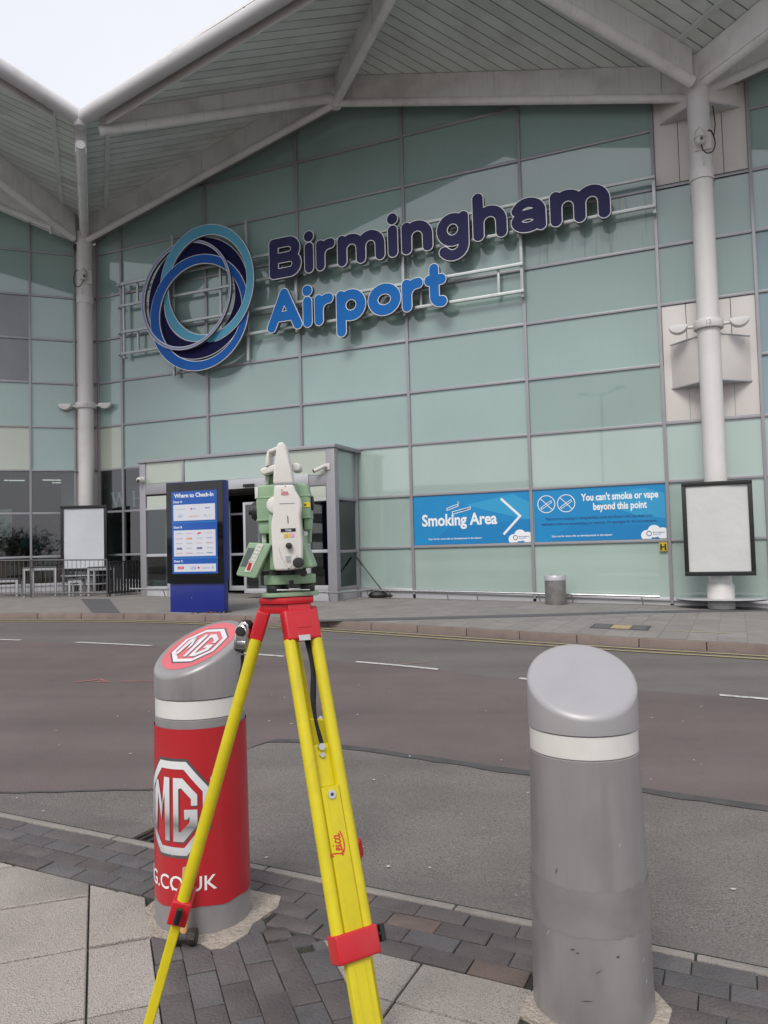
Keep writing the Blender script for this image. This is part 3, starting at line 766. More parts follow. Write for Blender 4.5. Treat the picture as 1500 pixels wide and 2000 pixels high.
for (w0, w1) in ((.3, 4.04), (4.12, 5.36), (5.44, 6.70), (6.78, 8.03), (8.11, 9.36), (9.44, 11.0)):
    mb = MB(); mb.box(-.285, .15, -.02, .03, w0, w1); mb.build('cladding_panel', 'cladding', wing, bevel=.004)
for w in ROWS[2:7]:
    mb = MB(); mb.box(-.285, .1, -.05, .03, w-.03, w+.03); mb.build('transom', 'alu', wing, bevel=.005)
# dark cafe and shop interior behind the clear panes
inn = [Vector((-16.3, 17.0+4.0, 0)), ]
def room(pts, z0, z1):
    n = len(pts)
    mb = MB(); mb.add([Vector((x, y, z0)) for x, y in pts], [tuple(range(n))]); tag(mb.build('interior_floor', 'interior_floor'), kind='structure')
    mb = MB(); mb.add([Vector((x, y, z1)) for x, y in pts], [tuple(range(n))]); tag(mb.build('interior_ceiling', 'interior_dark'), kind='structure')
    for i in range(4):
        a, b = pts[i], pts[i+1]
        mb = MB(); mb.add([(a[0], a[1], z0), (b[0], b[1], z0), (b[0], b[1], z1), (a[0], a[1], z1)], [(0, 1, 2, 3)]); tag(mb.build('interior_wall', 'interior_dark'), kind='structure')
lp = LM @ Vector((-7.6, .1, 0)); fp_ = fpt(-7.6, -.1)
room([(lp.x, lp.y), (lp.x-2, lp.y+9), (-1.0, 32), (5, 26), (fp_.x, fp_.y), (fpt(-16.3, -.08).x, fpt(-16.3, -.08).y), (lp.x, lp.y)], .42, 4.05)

# ---------------- entrance vestibule
vest = thing('entrance_vestibule', 'projecting entrance lobby with grey frames and sliding doors beside the totem', 'entrance', FM)
yF = -VD
def vbox(nm, m_, u0, u1, w0, w1, y0=None, y1=None, bev=.006):
    y0 = yF-.04 if y0 is None else y0; y1 = yF+.06 if y1 is None else y1
    mb = MB(); mb.box(u0, u1, y0, y1, w0, w1); return mb.build(nm, m_, vest, bevel=bev)
vbox('post', 'alu', -13.44, -13.24, .1, 3.96); vbox('post', 'alu', -7.72, -7.48, .05, 3.96, y1=yF+.16)
vbox('roof_edge', 'alu', -13.5, -7.44, 3.965, 4.05, y0=yF-.08, y1=.0)
vbox('fascia_panel', 'teal_cream', -13.235, -12.04, 3.40, 3.955, yF-.012, yF+.012, 0); vbox('fascia_panel', 'teal_pale', -11.95, -9.0, 3.36, 3.955, yF-.012, yF+.012, 0)
vbox('fascia_panel', 'teal_cream', -8.94, -7.725, 3.32, 3.955, yF-.012, yF+.012, 0)
vbox('mullion', 'alu', -12.03, -11.96, 3.36, 3.96); vbox('mullion', 'alu', -8.99, -8.945, 3.3, 3.96)
vbox('header', 'alu', -13.235, -12.0, 3.10, 3.39); vbox('header', 'alu_light', -12.0, -8.2, 3.10, 3.35, yF-.06); vbox('header', 'alu', -8.195, -7.725, 3.06, 3.31)
for (a, b) in ((-13.235, -12.55), (-8.2, -7.725)):
    vbox('glass_panel', 'teal_cream', a+.02, b-.02, 2.74, 3.05, yF-.012, yF+.012, 0); vbox('transom', 'alu_light', a, b, 2.67, 2.735)
    vbox('window_pane', 'clear_glass', a+.02, b-.02, 1.49, 2.665, yF-.006, yF+.006, 0); vbox('transom', 'alu_light', a, b, 1.41, 1.485)
    vbox('window_pane', 'clear_glass', a+.02, b-.02, .62, 1.405, yF-.006, yF+.006, 0); vbox('transom', 'alu_light', a, b, .5, .615); vbox('plinth', 'alu_light', a, b, .05, .495)
vbox('mullion', 'alu_light', -12.95, -12.87, .5, 2.74, yF+.4, yF+.48); vbox('mullion', 'alu_light', -7.93, -7.86, .5, 2.74, yF+.4, yF+.48)
vbox('jamb', 'alu_light', -12.545, -12.43, .3, 3.10); vbox('jamb', 'alu_light', -8.3, -8.205, .3, 3.10)
# sliding door leaves
for (a, b) in ((-12.4, -11.5), (-10.2, -8.32)):
    vbox('door_frame', 'alu_light', a, a+.07, .42, 2.75, yF+.07, yF+.12); vbox('door_frame', 'alu_light', b-.07, b, .42, 2.75, yF+.07, yF+.12)
    vbox('door_frame', 'alu_light', a+.07, b-.07, .42, .54, yF+.07, yF+.12); vbox('door_frame', 'alu_light', a+.07, b-.07, 2.68, 2.75, yF+.07, yF+.12)
    vbox('door_pane', 'clear_glass', a+.07, b-.07, .54, 2.68, yF+.09, yF+.10, 0)
for (a, b) in ((-11.5, -10.9), (-10.55, -10.2)):
    vbox('inner_frame', 'alu_light', a, a+.06, .42, 2.9, yF+1.3, yF+1.36); vbox('inner_frame', 'alu_light', a+.06, b, 1.38, 1.45, yF+1.3, yF+1.36); vbox('inner_frame', 'alu_light', a+.06, b, 2.5, 2.56, yF+1.3, yF+1.36); vbox('inner_frame', 'alu_light', a+.06, b, .42, .55, yF+1.3, yF+1.36)
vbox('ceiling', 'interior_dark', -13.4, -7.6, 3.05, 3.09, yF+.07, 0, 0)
vbox('sensor', 'black_plastic', -10.05, -9.75, 3.13, 3.2, yF-.14, yF-.062)
# glazed return (right side of lobby)
for (w0, w1, m_) in ((2.78, 3.95, 'teal_pale'), (1.47, 2.70, 'side_glass'), (.56, 1.39, 'side_glass')):
    vbox('side_pane', m_, -7.60, -7.588, w0, w1, yF+.2, -.12, 0)
for w in (2.74, 1.43, .52): vbox('side_transom', 'alu', -7.64, -7.54, w-.035, w+.035, yF+.17, -.08)
vbox('side_mullion', 'alu', -7.66, -7.52, .1, 3.96, -.16, -.075); vbox('plinth', 'alu_light', -7.63, -7.56, .05, .48, yF+.17, -.17)
for (w0, w1) in ((2.78, 3.95), (1.47, 2.70), (.56, 1.39)): vbox('side_pane', 'side_glass', -13.36, -13.345, w0, w1, yF+.1, -.1, 0)

# ---------------- canopy
HV, HR = 11.8, 13.9
can = thing('canopy_roof', 'folded white steel canopy with slatted grey-green soffit over the entrance', 'canopy')
AP = fpt(-7.72, .42); AP.z = 0
TO = 6.0
ecoord = lambda p: p.dot(ev); dcoord = lambda p: p.dot(dv)
e13, e12, eR = ecoord(C13), ecoord(C12), ecoord(AP)
SLP = (HR-HV)/(eR-e13)
def edge_pt(base, ang, s): return base + Vector((math.cos(R(ang)), math.sin(R(ang)), 0))*s
tip13 = C13+dv*TO; tip12 = C12+dv*TO; tipR = AP+dv*TO
back13 = C13-dv*.7; backR = AP-dv*1.0; back12 = C12-dv*1.2
def soffit_panel(poly, hfun, dstep=.30):
    ds = [dcoord(p) for p in poly]; d0 = math.floor(min(ds)/dstep)*dstep
    pol = [(ecoord(p), dcoord(p)) for p in poly]
    while d0 < max(ds):
        c = clip(clip(pol, 0, -1, -(d0+.015)), 0, 1, d0+dstep-.015)
        if len(c) >= 3:
            lo, hi = [], []
            for a, b in c:
                p = ev*a+dv*b; z = hfun(a); lo.append(Vector((p.x, p.y, z))); hi.append(Vector((p.x, p.y, z+.03)))
            mb = MB(); mb.hexa(lo, hi); mb.build('soffit_plank', 'soffit', can)
        d0 += dstep
    for z0_, z1_, nm_, mm_ in ((.034, .042, 'soffit_backing', 'roof_deck'), (.045, .11, 'roof_deck', 'steel_white')):
        lo = [Vector((p.x, p.y, hfun(ecoord(p))+z0_)) for p in poly]; hi = [v+Vector((0, 0, z1_-z0_)) for v in lo]
        mb = MB(); mb.hexa(lo, hi); mb.build(nm_, mm_, can)
hL = lambda a: HV+SLP*abs(a-e13)
hM = lambda a: HR-(HR-HV)/(e12-eR)*(a-eR)
hN = lambda a: HV+SLP*(a-e12)
soffit_panel([back13, backR, tipR, tip13], hL)
soffit_panel([backR, back12, tip12, tipR], hM)
# next bay to the right and the wing bay to the left
nxR = AP+(C12-C13); soffit_panel([back12, nxR-dv*1.2, nxR+dv*TO, tip12], hN)
LE = 40.0
wl = C13-ev*6.3-dv*.7; wt = edge_pt(tip13, LE, -6.7)
soffit_panel([wl, back13, tip13, wt], hL)
def soff(p, side):
    a = ecoord(p); return {'L': hL, 'M': hM, 'N': hN}[side](a)
def girder(nm, p0, p1, z0, z1, r, web0, web1, th=.07, n=14, ext=0, endcap=True):
    a, b = Vector((p0.x, p0.y, z0)), Vector((p1.x, p1.y, z1)); t = (b-a).normalized(); h = Vector((-t.y, t.x, 0)).normalized()*th/2
    A0, B0 = Vector((a.x, a.y, web0)), Vector((b.x, b.y, web1))
    mb = MB(); mb.hexa([a-h, b-h, b+h, a+h], [A0-h, B0-h, B0+h, A0+h]); w = mb.build(nm+'_web', 'steel_white', can)
    mb = MB(); mb.tube([a, b], r, n); mb.build(nm+'_chord', 'steel_white', can)
    if th < .2:
        for f_ in (.06, .5, .94):
            q0, q1 = a.lerp(b, f_), A0.lerp(B0, f_); hh = h.normalized()*(th/2+.022); tt = Vector((t.x, t.y, t.z))*.012
            mb = MB(); mb.hexa([q0-hh-tt, q0+hh-tt, q0+hh+tt, q0-hh+tt], [q1-hh-tt, q1+hh-tt, q1+hh+tt, q1-hh+tt]); mb.build('stiffener', 'steel_white', can)
D0 = .72
# rakes along the wall
rA, rB = fpt(-16.25, .42), fpt(.75, .42)
girder('rake', rA, AP, soff(rA, 'L')-D0, HR-D0, .1, soff(rA, 'L')-.01, HR-.01)
girder('rake', AP, rB, HR-D0, soff(rB, 'M')-D0, .1, HR-.01, soff(rB, 'M')-.01)
rC = fpt(8.2, .42); rC0 = fpt(1.2, .42); girder('rake', rC0, rC, soff(rC0, 'N')-D0, soff(rC, 'N')-D0, .1, soff(rC0, 'N')-.01, soff(rC, 'N')-.01)
lA, lB = LM @ Vector((-.25, -.42, 0)), LM @ Vector((-7.4, -.42, 0))
girder('rake', lA, lB, soff(lA, 'L')-D0, soff(lB, 'L')-D0, .1, soff(lA, 'L')-.01, soff(lB, 'L')-.01)
# ridge beam and valley arms
girder('ridge_beam', AP, tipR, HR-.72, HR-.72, .11, HR-.01, HR-.01, th=.10)
for nm, c, t_ in (('valley_arm', C13, tip13), ('valley_arm', C12, tip12)):
    girder(nm, c, t_-dv*.55, 11.22, 11.13, .1, HV+.02, HV+.02, th=.26)
    mb = MB(); mb.tube([Vector((t_.x, t_.y, 11.13))-dv*.56, Vector((t_.x, t_.y, 11.12))-dv*.15], .1, 14); mb.build('valley_arm_chord', 'steel_white', can)
nr = C13-ev*6.3; girder('ridge_beam', nr, nr+dv*TO, HR-.72, HR-.72, .11, HR-.01, HR-.01, th=.1)
# diagonals
dA = tip13+ev*.42-dv*.1
girder('diagonal', dA, AP, soff(dA, 'L')-.44, HR-.58, .12, soff(dA, 'L')-.01, HR-.012)
dB = C12-ev*.28+dv*.15
girder('diagonal', dB, tipR, soff(dB, 'M')-.72, HR-.66, .12, soff(dB, 'M')-.01, HR-.012)
dC = C13-ev*.3+dv*.1; lt = nr+dv*TO
girder('diagonal', dC, lt, soff(dC, 'L')-.80, HR-.70, .1, soff(dC, 'L')-.01, HR-.012)
# hanger brackets on rakes
for q in (LM @ Vector((-.95, -.52, 0)),):
    z = soff(q, 'L'); mb = MB(); mb.tube([Vector((q.x, q.y, z-.95)), Vector((q.x, q.y, z-.3))], .035, 8); mb.build('hanger', 'steel_white', can)
# valley gutter trims on either side of the arm
for c, t_ in ((C13, tip13), (C12, tip12)):
    for sgn in (-1, 1):
        a0, b0 = c+ev*(.62*sgn), t_+ev*(.62*sgn)-dv*.2; z = HV+SLP*.62
        h = ev*.06
        mb = MB(); mb.hexa([Vector((p.x, p.y, z-.05)) for p in (a0-h, b0-h, b0+h, a0+h)], [Vector((p.x, p.y, z+.02)) for p in (a0-h, b0-h, b0+h, a0+h)]); mb.build('soffit_trim', 'soffit', can)
# edge tubes, fascia and roof-edge capping
def edge(p, q, zp, zq, r=.172, flip=1):
    a, b = Vector((p.x, p.y, zp)), Vector((q.x, q.y, zq)); mb = MB(); mb.tube([a, b], r, 24); mb.build('edge_tube', 'tube_grey', can)
    t = (b-a).normalized(); nrm = Vector((-t.y, t.x, 0)).normalized()*flip     # towards the building
    i0, i1 = a+nrm*.26+t*.55, b+nrm*.26
    up_ = Vector((0, 0, .30)); th = nrm*.03
    mb = MB(); dn = Vector((0, 0, .24))
    mb.hexa([i0-dn, i1-dn, i1-dn+th, i0-dn+th], [i0+up_, i1+up_, i1+up_+th, i0+up_+th]); mb.build('fascia', 'white_paint', can)
    c0, c1 = Vector((0, 0, .20)), Vector((0, 0, .25)); o = nrm*.05; iN = nrm*.5
    mb = MB(); mb.hexa([a+c0+o, b+c0+o, b+c0+iN, a+c0+iN], [a+c1+o, b+c1+o, b+c1+iN, a+c1+iN]); mb.build('roof_edge', 'steel_white', can)
ZT = 11.66
eM = edge_pt(tip13, -22, 8.9); edge(tip13, eM, ZT, ZT+.245*8.9)
eL = edge_pt(tip13, LE, -6.7); edge(tip13, eL, ZT, ZT+.325*6.7, flip=-1)
e2 = edge_pt(tip12, -22, -8.9); edge(tip12, e2, ZT, ZT+.245*8.9, flip=-1)
mb = MB(); mb.lathe([(.04, -.215), (.12, -.19), (.165, -.1), (.185, 0), (.165, .1), (.1, .19)], (tip13.x, tip13.y, ZT), 20); mb.build('edge_node', 'tube_grey', can)
mb = MB(); mb.lathe([(.12, 0), (.14, .02), (.14, .5)], (AP.x, AP.y, HR-.86), 16); mb.build('apex_node', 'steel_white', can)
p_ = tip13-dv*.15; mb = MB(); mb.tube([Vector((p_.x, p_.y, 11.12))-dv*.02, Vector((p_.x, p_.y, 11.12))+dv*.03], .105, 20); mb.build('arm_end_cap', 'tube_grey', can)

# ---------------- columns
def column(c, top, label, number, group='canopy columns'):
    base = pz(c.x, c.y)-.02
    t = thing('canopy_column', label, 'column', T(c.x, c.y, base), group)
    H = top-base
    mb = MB(); mb.lathe([(.225, .5), (.225, H)], n=36); mb.build('shaft', 'white_paint', t)
    mb = MB(); mb.lathe([(.27, 0), (.27, .48), (.232, .56)], n=36); mb.build('base_sleeve', 'white_paint', t)
    zc = 6.02-base
    mb = MB(); mb.lathe([(.232, -.09), (.29, -.09), (.30, -.07), (.30, .07), (.29, .09), (.232, .09)], (0, 0, zc), 36, cap=False); col = mb.build('collar', 'white_paint', t)
    v = Vector((-c.x, -c.y, 0)).normalized(); ang = math.degrees(math.atan2(v.x, -v.y))
    me = text_mesh(number, .13, .003, align='CENTER'); o = link('number', me, 'ink_grey', col, T(0, 0, zc-.045) @ RZ(ang) @ T(0, -.302, 0) @ UPRIGHT)
    side = FM.to_3x3() @ Vector((1, 0, 0)) if c.x > 0 else Vector((1, 0, 0))
    for s_ in (-1, 1):
        mb = MB(); a = Vector((0, 0, zc))+side*(.28*s_); b = Vector((0, 0, zc))+side*(.46*s_)
        mb.tube([a, b], .035, 10); mb.build('lamp_arm', 'white_paint', t)
        # half-round uplighter
        mb = MB(); prof = []
        nseg = 14
        cx_ = Vector((0, 0, zc+.06))+side*(.60*s_)
        fwd = Vector((0, 0, 1)).cross(side)*-1
        V = []; 
        for k in range(nseg+1):
            w = math.pi*k/nseg; V.append((-.19*math.cos(w), -.17*math.sin(w)))
        mb.prism(V, cx_-fwd*-.12, side, (0, 0, 1), -fwd*.24); mb.build('uplighter', 'white_paint', t, bevel=.01)
    return t
column(C13, 11.35, 'white round column numbered 13 at the corner by the cafe windows', '13')
column(C12, 11.80, 'white round column numbered 12 right of the no-smoking sign', '12')
# ================================================================== SIGNS ON THE FRONT
def contours(field, x0, y0, h, iso=0.):
    ny, nx = field.shape; f = field-iso; segs = {}
    def ip(i, j, k, l_):
        a, b = f[j, i], f[l_, k]; t = a/(a-b); return (round(x0+(i+(k-i)*t)*h, 6), round(y0+(j+(l_-j)*t)*h, 6))
    T_ = {1: [(3, 0)], 2: [(0, 1)], 3: [(3, 1)], 4: [(1, 2)], 5: [(3, 0), (1, 2)], 6: [(0, 2)], 7: [(3, 2)], 8: [(2, 3)], 9: [(2, 0)], 10: [(0, 1), (2, 3)], 11: [(2, 1)], 12: [(1, 3)], 13: [(1, 0)], 14: [(0, 3)]}
    ins = f < 0
    for j in range(ny-1):
        for i in range(nx-1):
            c = ins[j, i]*1+ins[j, i+1]*2+ins[j+1, i+1]*4+ins[j+1, i]*8
            if c in (0, 15): continue
            E_ = {0: (i, j, i+1, j), 1: (i+1, j, i+1, j+1), 2: (i, j+1, i+1, j+1), 3: (i, j, i, j+1)}
            for a, b in T_[int(c)]: segs.setdefault(ip(*E_[a]), []).append(ip(*E_[b]))
    loops = []
    while segs:
        st = next(iter(segs)); cur = st; lp_ = []
        while cur in segs:
            lp_.append(cur); nx_ = segs[cur].pop()
            if not segs[cur]: del segs[cur]
            cur = nx_
        if len(lp_) > 5: loops.append(lp_)
    return loops
def simplify(lp_, tol=.0012):
    out = [lp_[0]]
    for i in range(1, len(lp_)-1):
        a, p, b = out[-1], lp_[i], lp_[i+1]
        ar = abs((p[0]-a[0])*(b[1]-a[1])-(p[1]-a[1])*(b[0]-a[0])); L_ = math.hypot(b[0]-a[0], b[1]-a[1])
        if L_ < 1e-6 or ar/L_ > tol: out.append(p)
    out.append(lp_[-1]); return out
def fill_mesh(loops, depth, name='shape'):
    cu = bpy.data.curves.new(name, 'CURVE'); cu.dimensions = '2D'; cu.fill_mode = 'BOTH'; cu.extrude = depth/2
    for lp_ in loops:
        sp = cu.splines.new('POLY'); sp.points.add(len(lp_)-1); sp.use_cyclic_u = True
        for q, p in zip(sp.points, lp_): q.co = (p[0], p[1], 0, 1)
    ob = bpy.data.objects.new(name, cu); C.objects.link(ob); me = bpy.data.meshes.new_from_object(ob)
    bpy.data.objects.remove(ob); bpy.data.curves.remove(cu); me.materials.clear()
    return me
def arc(cx, cy, rx, a0, a1, ry=None, n=14):
    ry = ry or rx; return [(cx+rx*math.cos(R(a0+(a1-a0)*k/n)), cy+ry*math.sin(R(a0+(a1-a0)*k/n))) for k in range(n+1)]
b_, x_, cp, as_ = .105, .655, .935, 1.005
G = {
 'B': [[(0, b_), (0, cp)], [(0, cp), (.44, cp)]+arc(.44, .7275, .2075, 90, -90)+[(.0, .52)], [(.44, .52), (.47, .52)]+arc(.47, .3125, .2075, 90, -90)+[(0, b_)]],
 'i': [[(0, b_), (0, x_)]], 'h': [[(0, b_), (0, as_)], [(0, .3)]+arc(.275, .38, .275, 180, 0)+[(.55, b_)]],
 'r': [[(0, b_), (0, x_)], [(0, .3)]+arc(.29, .365, .29, 180, 85)],
 'm': [[(0, b_), (0, x_)], [(0, .3)]+arc(.265, .39, .265, 180, 0)+[(.53, b_)], [(.53, .3)]+arc(.795, .39, .265, 180, 0)+[(1.06, b_)]],
 'n': [[(0, b_), (0, x_)], [(0, .3)]+arc(.275, .38, .275, 180, 0)+[(.55, b_)]],
 'g': [arc(.27, .38, .27, 0, 360, .275, 28), [(.54, x_), (.54, .0)]+arc(.27, .0, .27, 0, -145, .255)],
 'a': [arc(.27, .42, .27, 160, 0, .25)+[(.54, .09)], arc(.255, .24, .245, 20, 340, .155, 26), [(.25, .395), (.54, .40)]],
 'A': [[(0, b_), (.395, .985), (.79, b_)], [(.14, .37), (.65, .37)]],
 'p': [[(0, -.28), (0, x_)], arc(.28, .38, .28, 0, 360, .275, 28)],
 'o': [arc(.31, .38, .31, 0, 360, .275, 28)],
 't': [[(.11, .93), (.11, .26)]+arc(.27, .265, .16, 180, 270)+[(.32, b_)], [(-.03, x_), (.31, x_)]],
}
def seg_field(X, Y, strokes):
    d = np.full(X.shape, 9.)
    for st in strokes:
        for (ax, ay), (bx, by) in zip(st, st[1:]):
            vx, vy = bx-ax, by-ay; L2 = vx*vx+vy*vy+1e-12
            t = np.clip(((X-ax)*vx+(Y-ay)*vy)/L2, 0, 1); d = np.minimum(d, np.hypot(X-ax-t*vx, Y-ay-t*vy))
    return d
LMESH = {}
def letter_meshes(ch):
    if ch in LMESH: return LMESH[ch]
    st = G[ch]; xs_ = [p[0] for s_ in st for p in s_]; ys_ = [p[1] for s_ in st for p in s_]
    h = .014; x0, x1, y0, y1 = min(xs_)-.2, max(xs_)+.2, min(ys_)-.2, max(ys_)+.2
    dot = ch == 'i'
    if dot: y1 = 1.15; x0, x1 = -.22, .22
    X, Y = np.meshgrid(np.arange(x0, x1, h), np.arange(y0, y1, h)); d = seg_field(X, Y, st)-(.088 if ch == 'a' else .105)
    if dot: d = np.minimum(d, np.hypot(X, Y-.95)-.118)
    face = fill_mesh([simplify(l_) for l_ in contours(d, x0, y0, h, .021)], .02)
    rim = fill_mesh([simplify(l_) for l_ in contours(d, x0, y0, h, .041)], .02)
    side = fill_mesh([simplify(l_) for l_ in contours(d, x0, y0, h, .036)], .13)
    LMESH[ch] = (face, rim, side); return LMESH[ch]
def word(name, label, chars, w0, facemat):
    u0_ = chars[0][1]
    th = thing(name, label, 'sign lettering', FM @ T(u0_, -.42, w0))
    for ch, u, wd in chars:
        f, r_, s_ = [m_.copy() for m_ in letter_meshes(ch)]
        st = G[ch]; xs_ = [p[0] for q in st for p in q]; wnat = max(xs_)-min(xs_)+.21
        sx = 1.0 if ch == 'i' else (wd-.06)/wnat
        off = u-u0_+.03+(.105-min(xs_))*sx if ch != 'i' else u-u0_+wd/2
        Mx = T(off, 0, 0) @ UPRIGHT @ Matrix.Diagonal((sx, 1, 1, 1))
        o = link('letter', s_, 'letter_side', th, T(0, .0, 0) @ Mx)
        link('rim', r_, 'letter_rim', o, T(0, 0, .066)); link('face', f, facemat, o, T(0, 0, .074))
    return th
word('birmingham_lettering', 'navy raised letters reading Birmingham on the glazed front', [('B', -9.80, .98), ('i', -8.72, .27), ('r', -8.38, .57), ('m', -7.75, 1.34), ('i', -6.33, .27), ('n', -5.96, .83), ('g', -5.03, .82), ('h', -4.11, .84), ('a', -3.19, .86), ('m', -2.26, 1.35)], 8.80, 'letter_navy')
word('airport_lettering', 'bright blue raised letters reading Airport below the navy word', [('A', -9.90, 1.07), ('i', -8.80, .27), ('r', -8.46, .56), ('p', -7.82, .84), ('o', -6.92, .90), ('r', -5.99, .57), ('t', -5.39, .58)], 7.36, 'letter_blue')
# ring emblem: four interlocked hoops
emb = thing('ring_emblem', 'round emblem of interlocked light blue, blue, navy and lilac rings left of the lettering', 'emblem', FM @ T(-12.1, -.45, 8.6))
def hoop(nm, cu, cw, ro, ri, iu, iw, matn, y, tx=0, tz=0, depth=.09, rim=.02):
    th_ = []; N_ = 72
    def ringmesh(ro_, ri_, dep):
        mb = MB(); V = []
        for k in range(N_):
            a = 2*math.pi*k/N_; co, si = math.cos(a), math.sin(a)
            for yy in (-dep/2, dep/2): V += [(ro_*co, yy, ro_*si), (iu+ri_*co, yy, iw+ri_*si)]
        F = []
        for k in range(N_):
            p, q = 4*k, 4*((k+1) % N_)
            F += [(p, q, q+1, p+1), (p+2, p+3, q+3, q+2), (p, p+2, q+2, q), (p+1, q+1, q+3, p+3)]
        mb.add(V, F); return mb
    Mx = T(cu+12.1, y, cw-8.6) @ RX(tx) @ RZ(tz)
    o = ringmesh(ro-.002, ri+.002, depth).build(nm, 'letter_side', emb, Mx)
    ringmesh(ro, ri, .018).build('rim', 'letter_rim', o, T(0, -depth/2, 0)); ringmesh(ro-rim, ri+rim, .018).build('face', matn, o, T(0, -depth/2-.012, 0))
hoop('navy_ring', -12.18, 8.65, 1.73, 1.20, .05, -.02, 'ring_navy', .03, 0, 0)
hoop('blue_ring', -12.12, 8.22, 1.65, 1.37, .05, .0, 'ring_blue', -.03, 0, 1.5)
hoop('light_blue_ring', -11.84, 8.97, 1.65, 1.37, .04, -.02, 'ring_sky', -.06, 3.2, -3.2)
hoop('lilac_ring', -12.53, 8.77, 1.58, 1.49, .02, .0, 'ring_lilac', -.085, -2.2, -1.5, rim=.02)
# galvanised support frame behind the sign
sf = thing('sign_frame', 'galvanised rail frame carrying the ring emblem and lettering', 'sign frame', FM)
def rail(u0_, u1_, w, y=-.25, s_=.035):
    mb = MB(); mb.box(u0_, u1_, y-s_, y+s_, w-s_, w+s_); mb.build('rail', 'galv', sf, bevel=.006)
def postv(u, w0, w1, y=-.19, s_=.035):
    mb = MB(); mb.box(u-s_, u+s_, y-s_+.0, y+s_, w0, w1); mb.build('post', 'galv', sf, bevel=.006)
for w in (9.59, 8.93): rail(-15.1, .03, w)
rail(-15.1, -2.98, 8.13); rail(-15.1, -2.98, 7.48)
for u, w0, w1 in ((-15.08, 7.35, 9.68), (-13.25, 6.62, 10.75), (-11.6, 6.9, 10.2), (-10.72, 6.75, 10.72), (-9.17, 7.35, 9.7), (-6.06, 7.35, 9.7), (-3.03, 7.36, 9.7), (.0, 8.78, 9.66)): postv(u, w0, w1, y=-.178)
for u in (-14.55,):
    for (w0, w1) in ((7.5, 8.1), (8.95, 9.57)): postv(u, w0, w1, -.178, .03)
postv(-5.6, 7.5, 8.1, -.178, .03); postv(-3.6, 7.5, 8.1, -.178, .03)
for u in UE[1:7]:
    for w in (9.59, 8.93, 8.13, 7.48):
        if u > -3 and w < 8.5: continue
        mb = MB(); mb.box(u-.025, u+.025, -.215, -.06, w-.02, w+.02); mb.build('standoff', 'galv', sf)

# ---------------- blue notice panels
def panel(name, label, u0_, u1_, w0, w1):
    t = thing(name, label, 'sign', FM @ T(u0_, -.022, w0)); W_, H_ = u1_-u0_, w1-w0
    mb = MB(); mb.box(0, W_, -.004, .008, 0, H_); mb.build('board', 'sign_blue', t)
    return t, W_, H_
def flat(parent, poly, m_, y, nm='graphic', th=.0015):
    mb = MB(); mb.prism(poly, (0, y, 0), (1, 0, 0), (0, 0, 1), (0, -th, 0)); return mb.build(nm, m_, parent)
def line(parent, pts, w, m_, y, nm='graphic', closed=False):
    if closed: pts = pts+[pts[0]]
    obs = MB()
    for k_, ((ax, az), (bx, bz)) in enumerate(zip(pts, pts[1:])):
        L_ = math.hypot(bx-ax, bz-az)
        if L_ < 1e-6: continue
        nx_, nz_ = -(bz-az)/L_*w/2, (bx-ax)/L_*w/2; ex_, ez_ = (bx-ax)/L_*w*.4, (bz-az)/L_*w*.4
        obs.prism([(ax-ex_+nx_, az-ez_+nz_), (bx+ex_+nx_, bz+ez_+nz_), (bx+ex_-nx_, bz+ez_-nz_), (ax-ex_-nx_, az-ez_-nz_)], (0, y-.0002*(k_ % 7), 0), (1, 0, 0), (0, 0, 1), (0, -.0015, 0))
    return obs.build(nm, m_, parent)
def cloud(t, W_, H_):
    st = [[(W_-.42, .06), (W_-.1, .06)], [(W_-.24, .17), (W_-.12, .15)], [(W_-.36, .1), (W_-.3, .14)]]
    X, Y = np.meshgrid(np.arange(W_-.66, W_+.1, .012), np.arange(-.1, .45, .012))
    d = np.minimum.reduce([np.hypot(X-(W_-.26), Y-.17)-.14, np.hypot(X-(W_-.42), Y-.08)-.12, np.hypot(X-(W_-.08), Y-.12)-.13])
    d = np.maximum(d, np.maximum(X-(W_-.004), .004-Y))
    me = fill_mesh([simplify(l_) for l_ in contours(d, W_-.66, -.1, .012)], .002); link('cloud', me, 'ink_white', t, T(0, -.0085, 0) @ UPRIGHT)
    line(t, [(W_-.37+.05*math.cos(a*math.pi/8), .12+.05*math.sin(a*math.pi/8)) for a in range(16)], .014, 'ink_navy', -.0105, 'emblem', True)
    text(t, 'Birmingham', W_-.29, .125, .052, 'ink_navy', -.0105); text(t, 'Airport', W_-.29, .082, .052, 'ink_blue', -.0105)
def shards(t, polys):
    for k_, (p, m_) in enumerate(polys): flat(t, p, m_, -.0045-.0005*k_, 'shade', .0004)
t, W_, H_ = panel('smoking_area_sign', 'blue sign reading Smoking Area with a white arrow chevron', -6.02, -3.07, 1.53, 2.75)
shards(t, [([(1.35, .95), (2.55, 1.17), (2.94, .95), (2.94, .52)], 'sign_blue_light'), ([(.35, .01), (.95, .42), (2.94, .55), (2.94, .01)], 'sign_blue_deep')])
text(t, 'Smoking Area', .22, .47, .40, 'ink_white', -.009, bold=.011, sx=.85)
line(t, [(2.27, 1.05), (2.71, .63), (2.31, .22)], .055, 'ink_white', -.009, 'chevron')
line(t, [(.88, .89), (1.17, .985), (1.18, .935), (.89, .84)], .016, 'ink_white', -.009, 'cigarette', True); line(t, [(1.17, .96), (1.20, 1.02), (1.16, 1.05)], .012, 'ink_white', -.009, 'cigarette')
line(t, [(1.02, .80), (1.49, .90), (1.48, .845), (1.03, .74)], .016, 'ink_white', -.009, 'vape', True); flat(t, [(1.27, .845), (1.40, .873), (1.39, .83), (1.27, .805)], 'ink_navy', -.009, 'vape')
text(t, 'Scan me for more info on developments in the airport', .38, .12, .062, 'ink_white', -.009, bold=.001)
cloud(t, W_, H_)
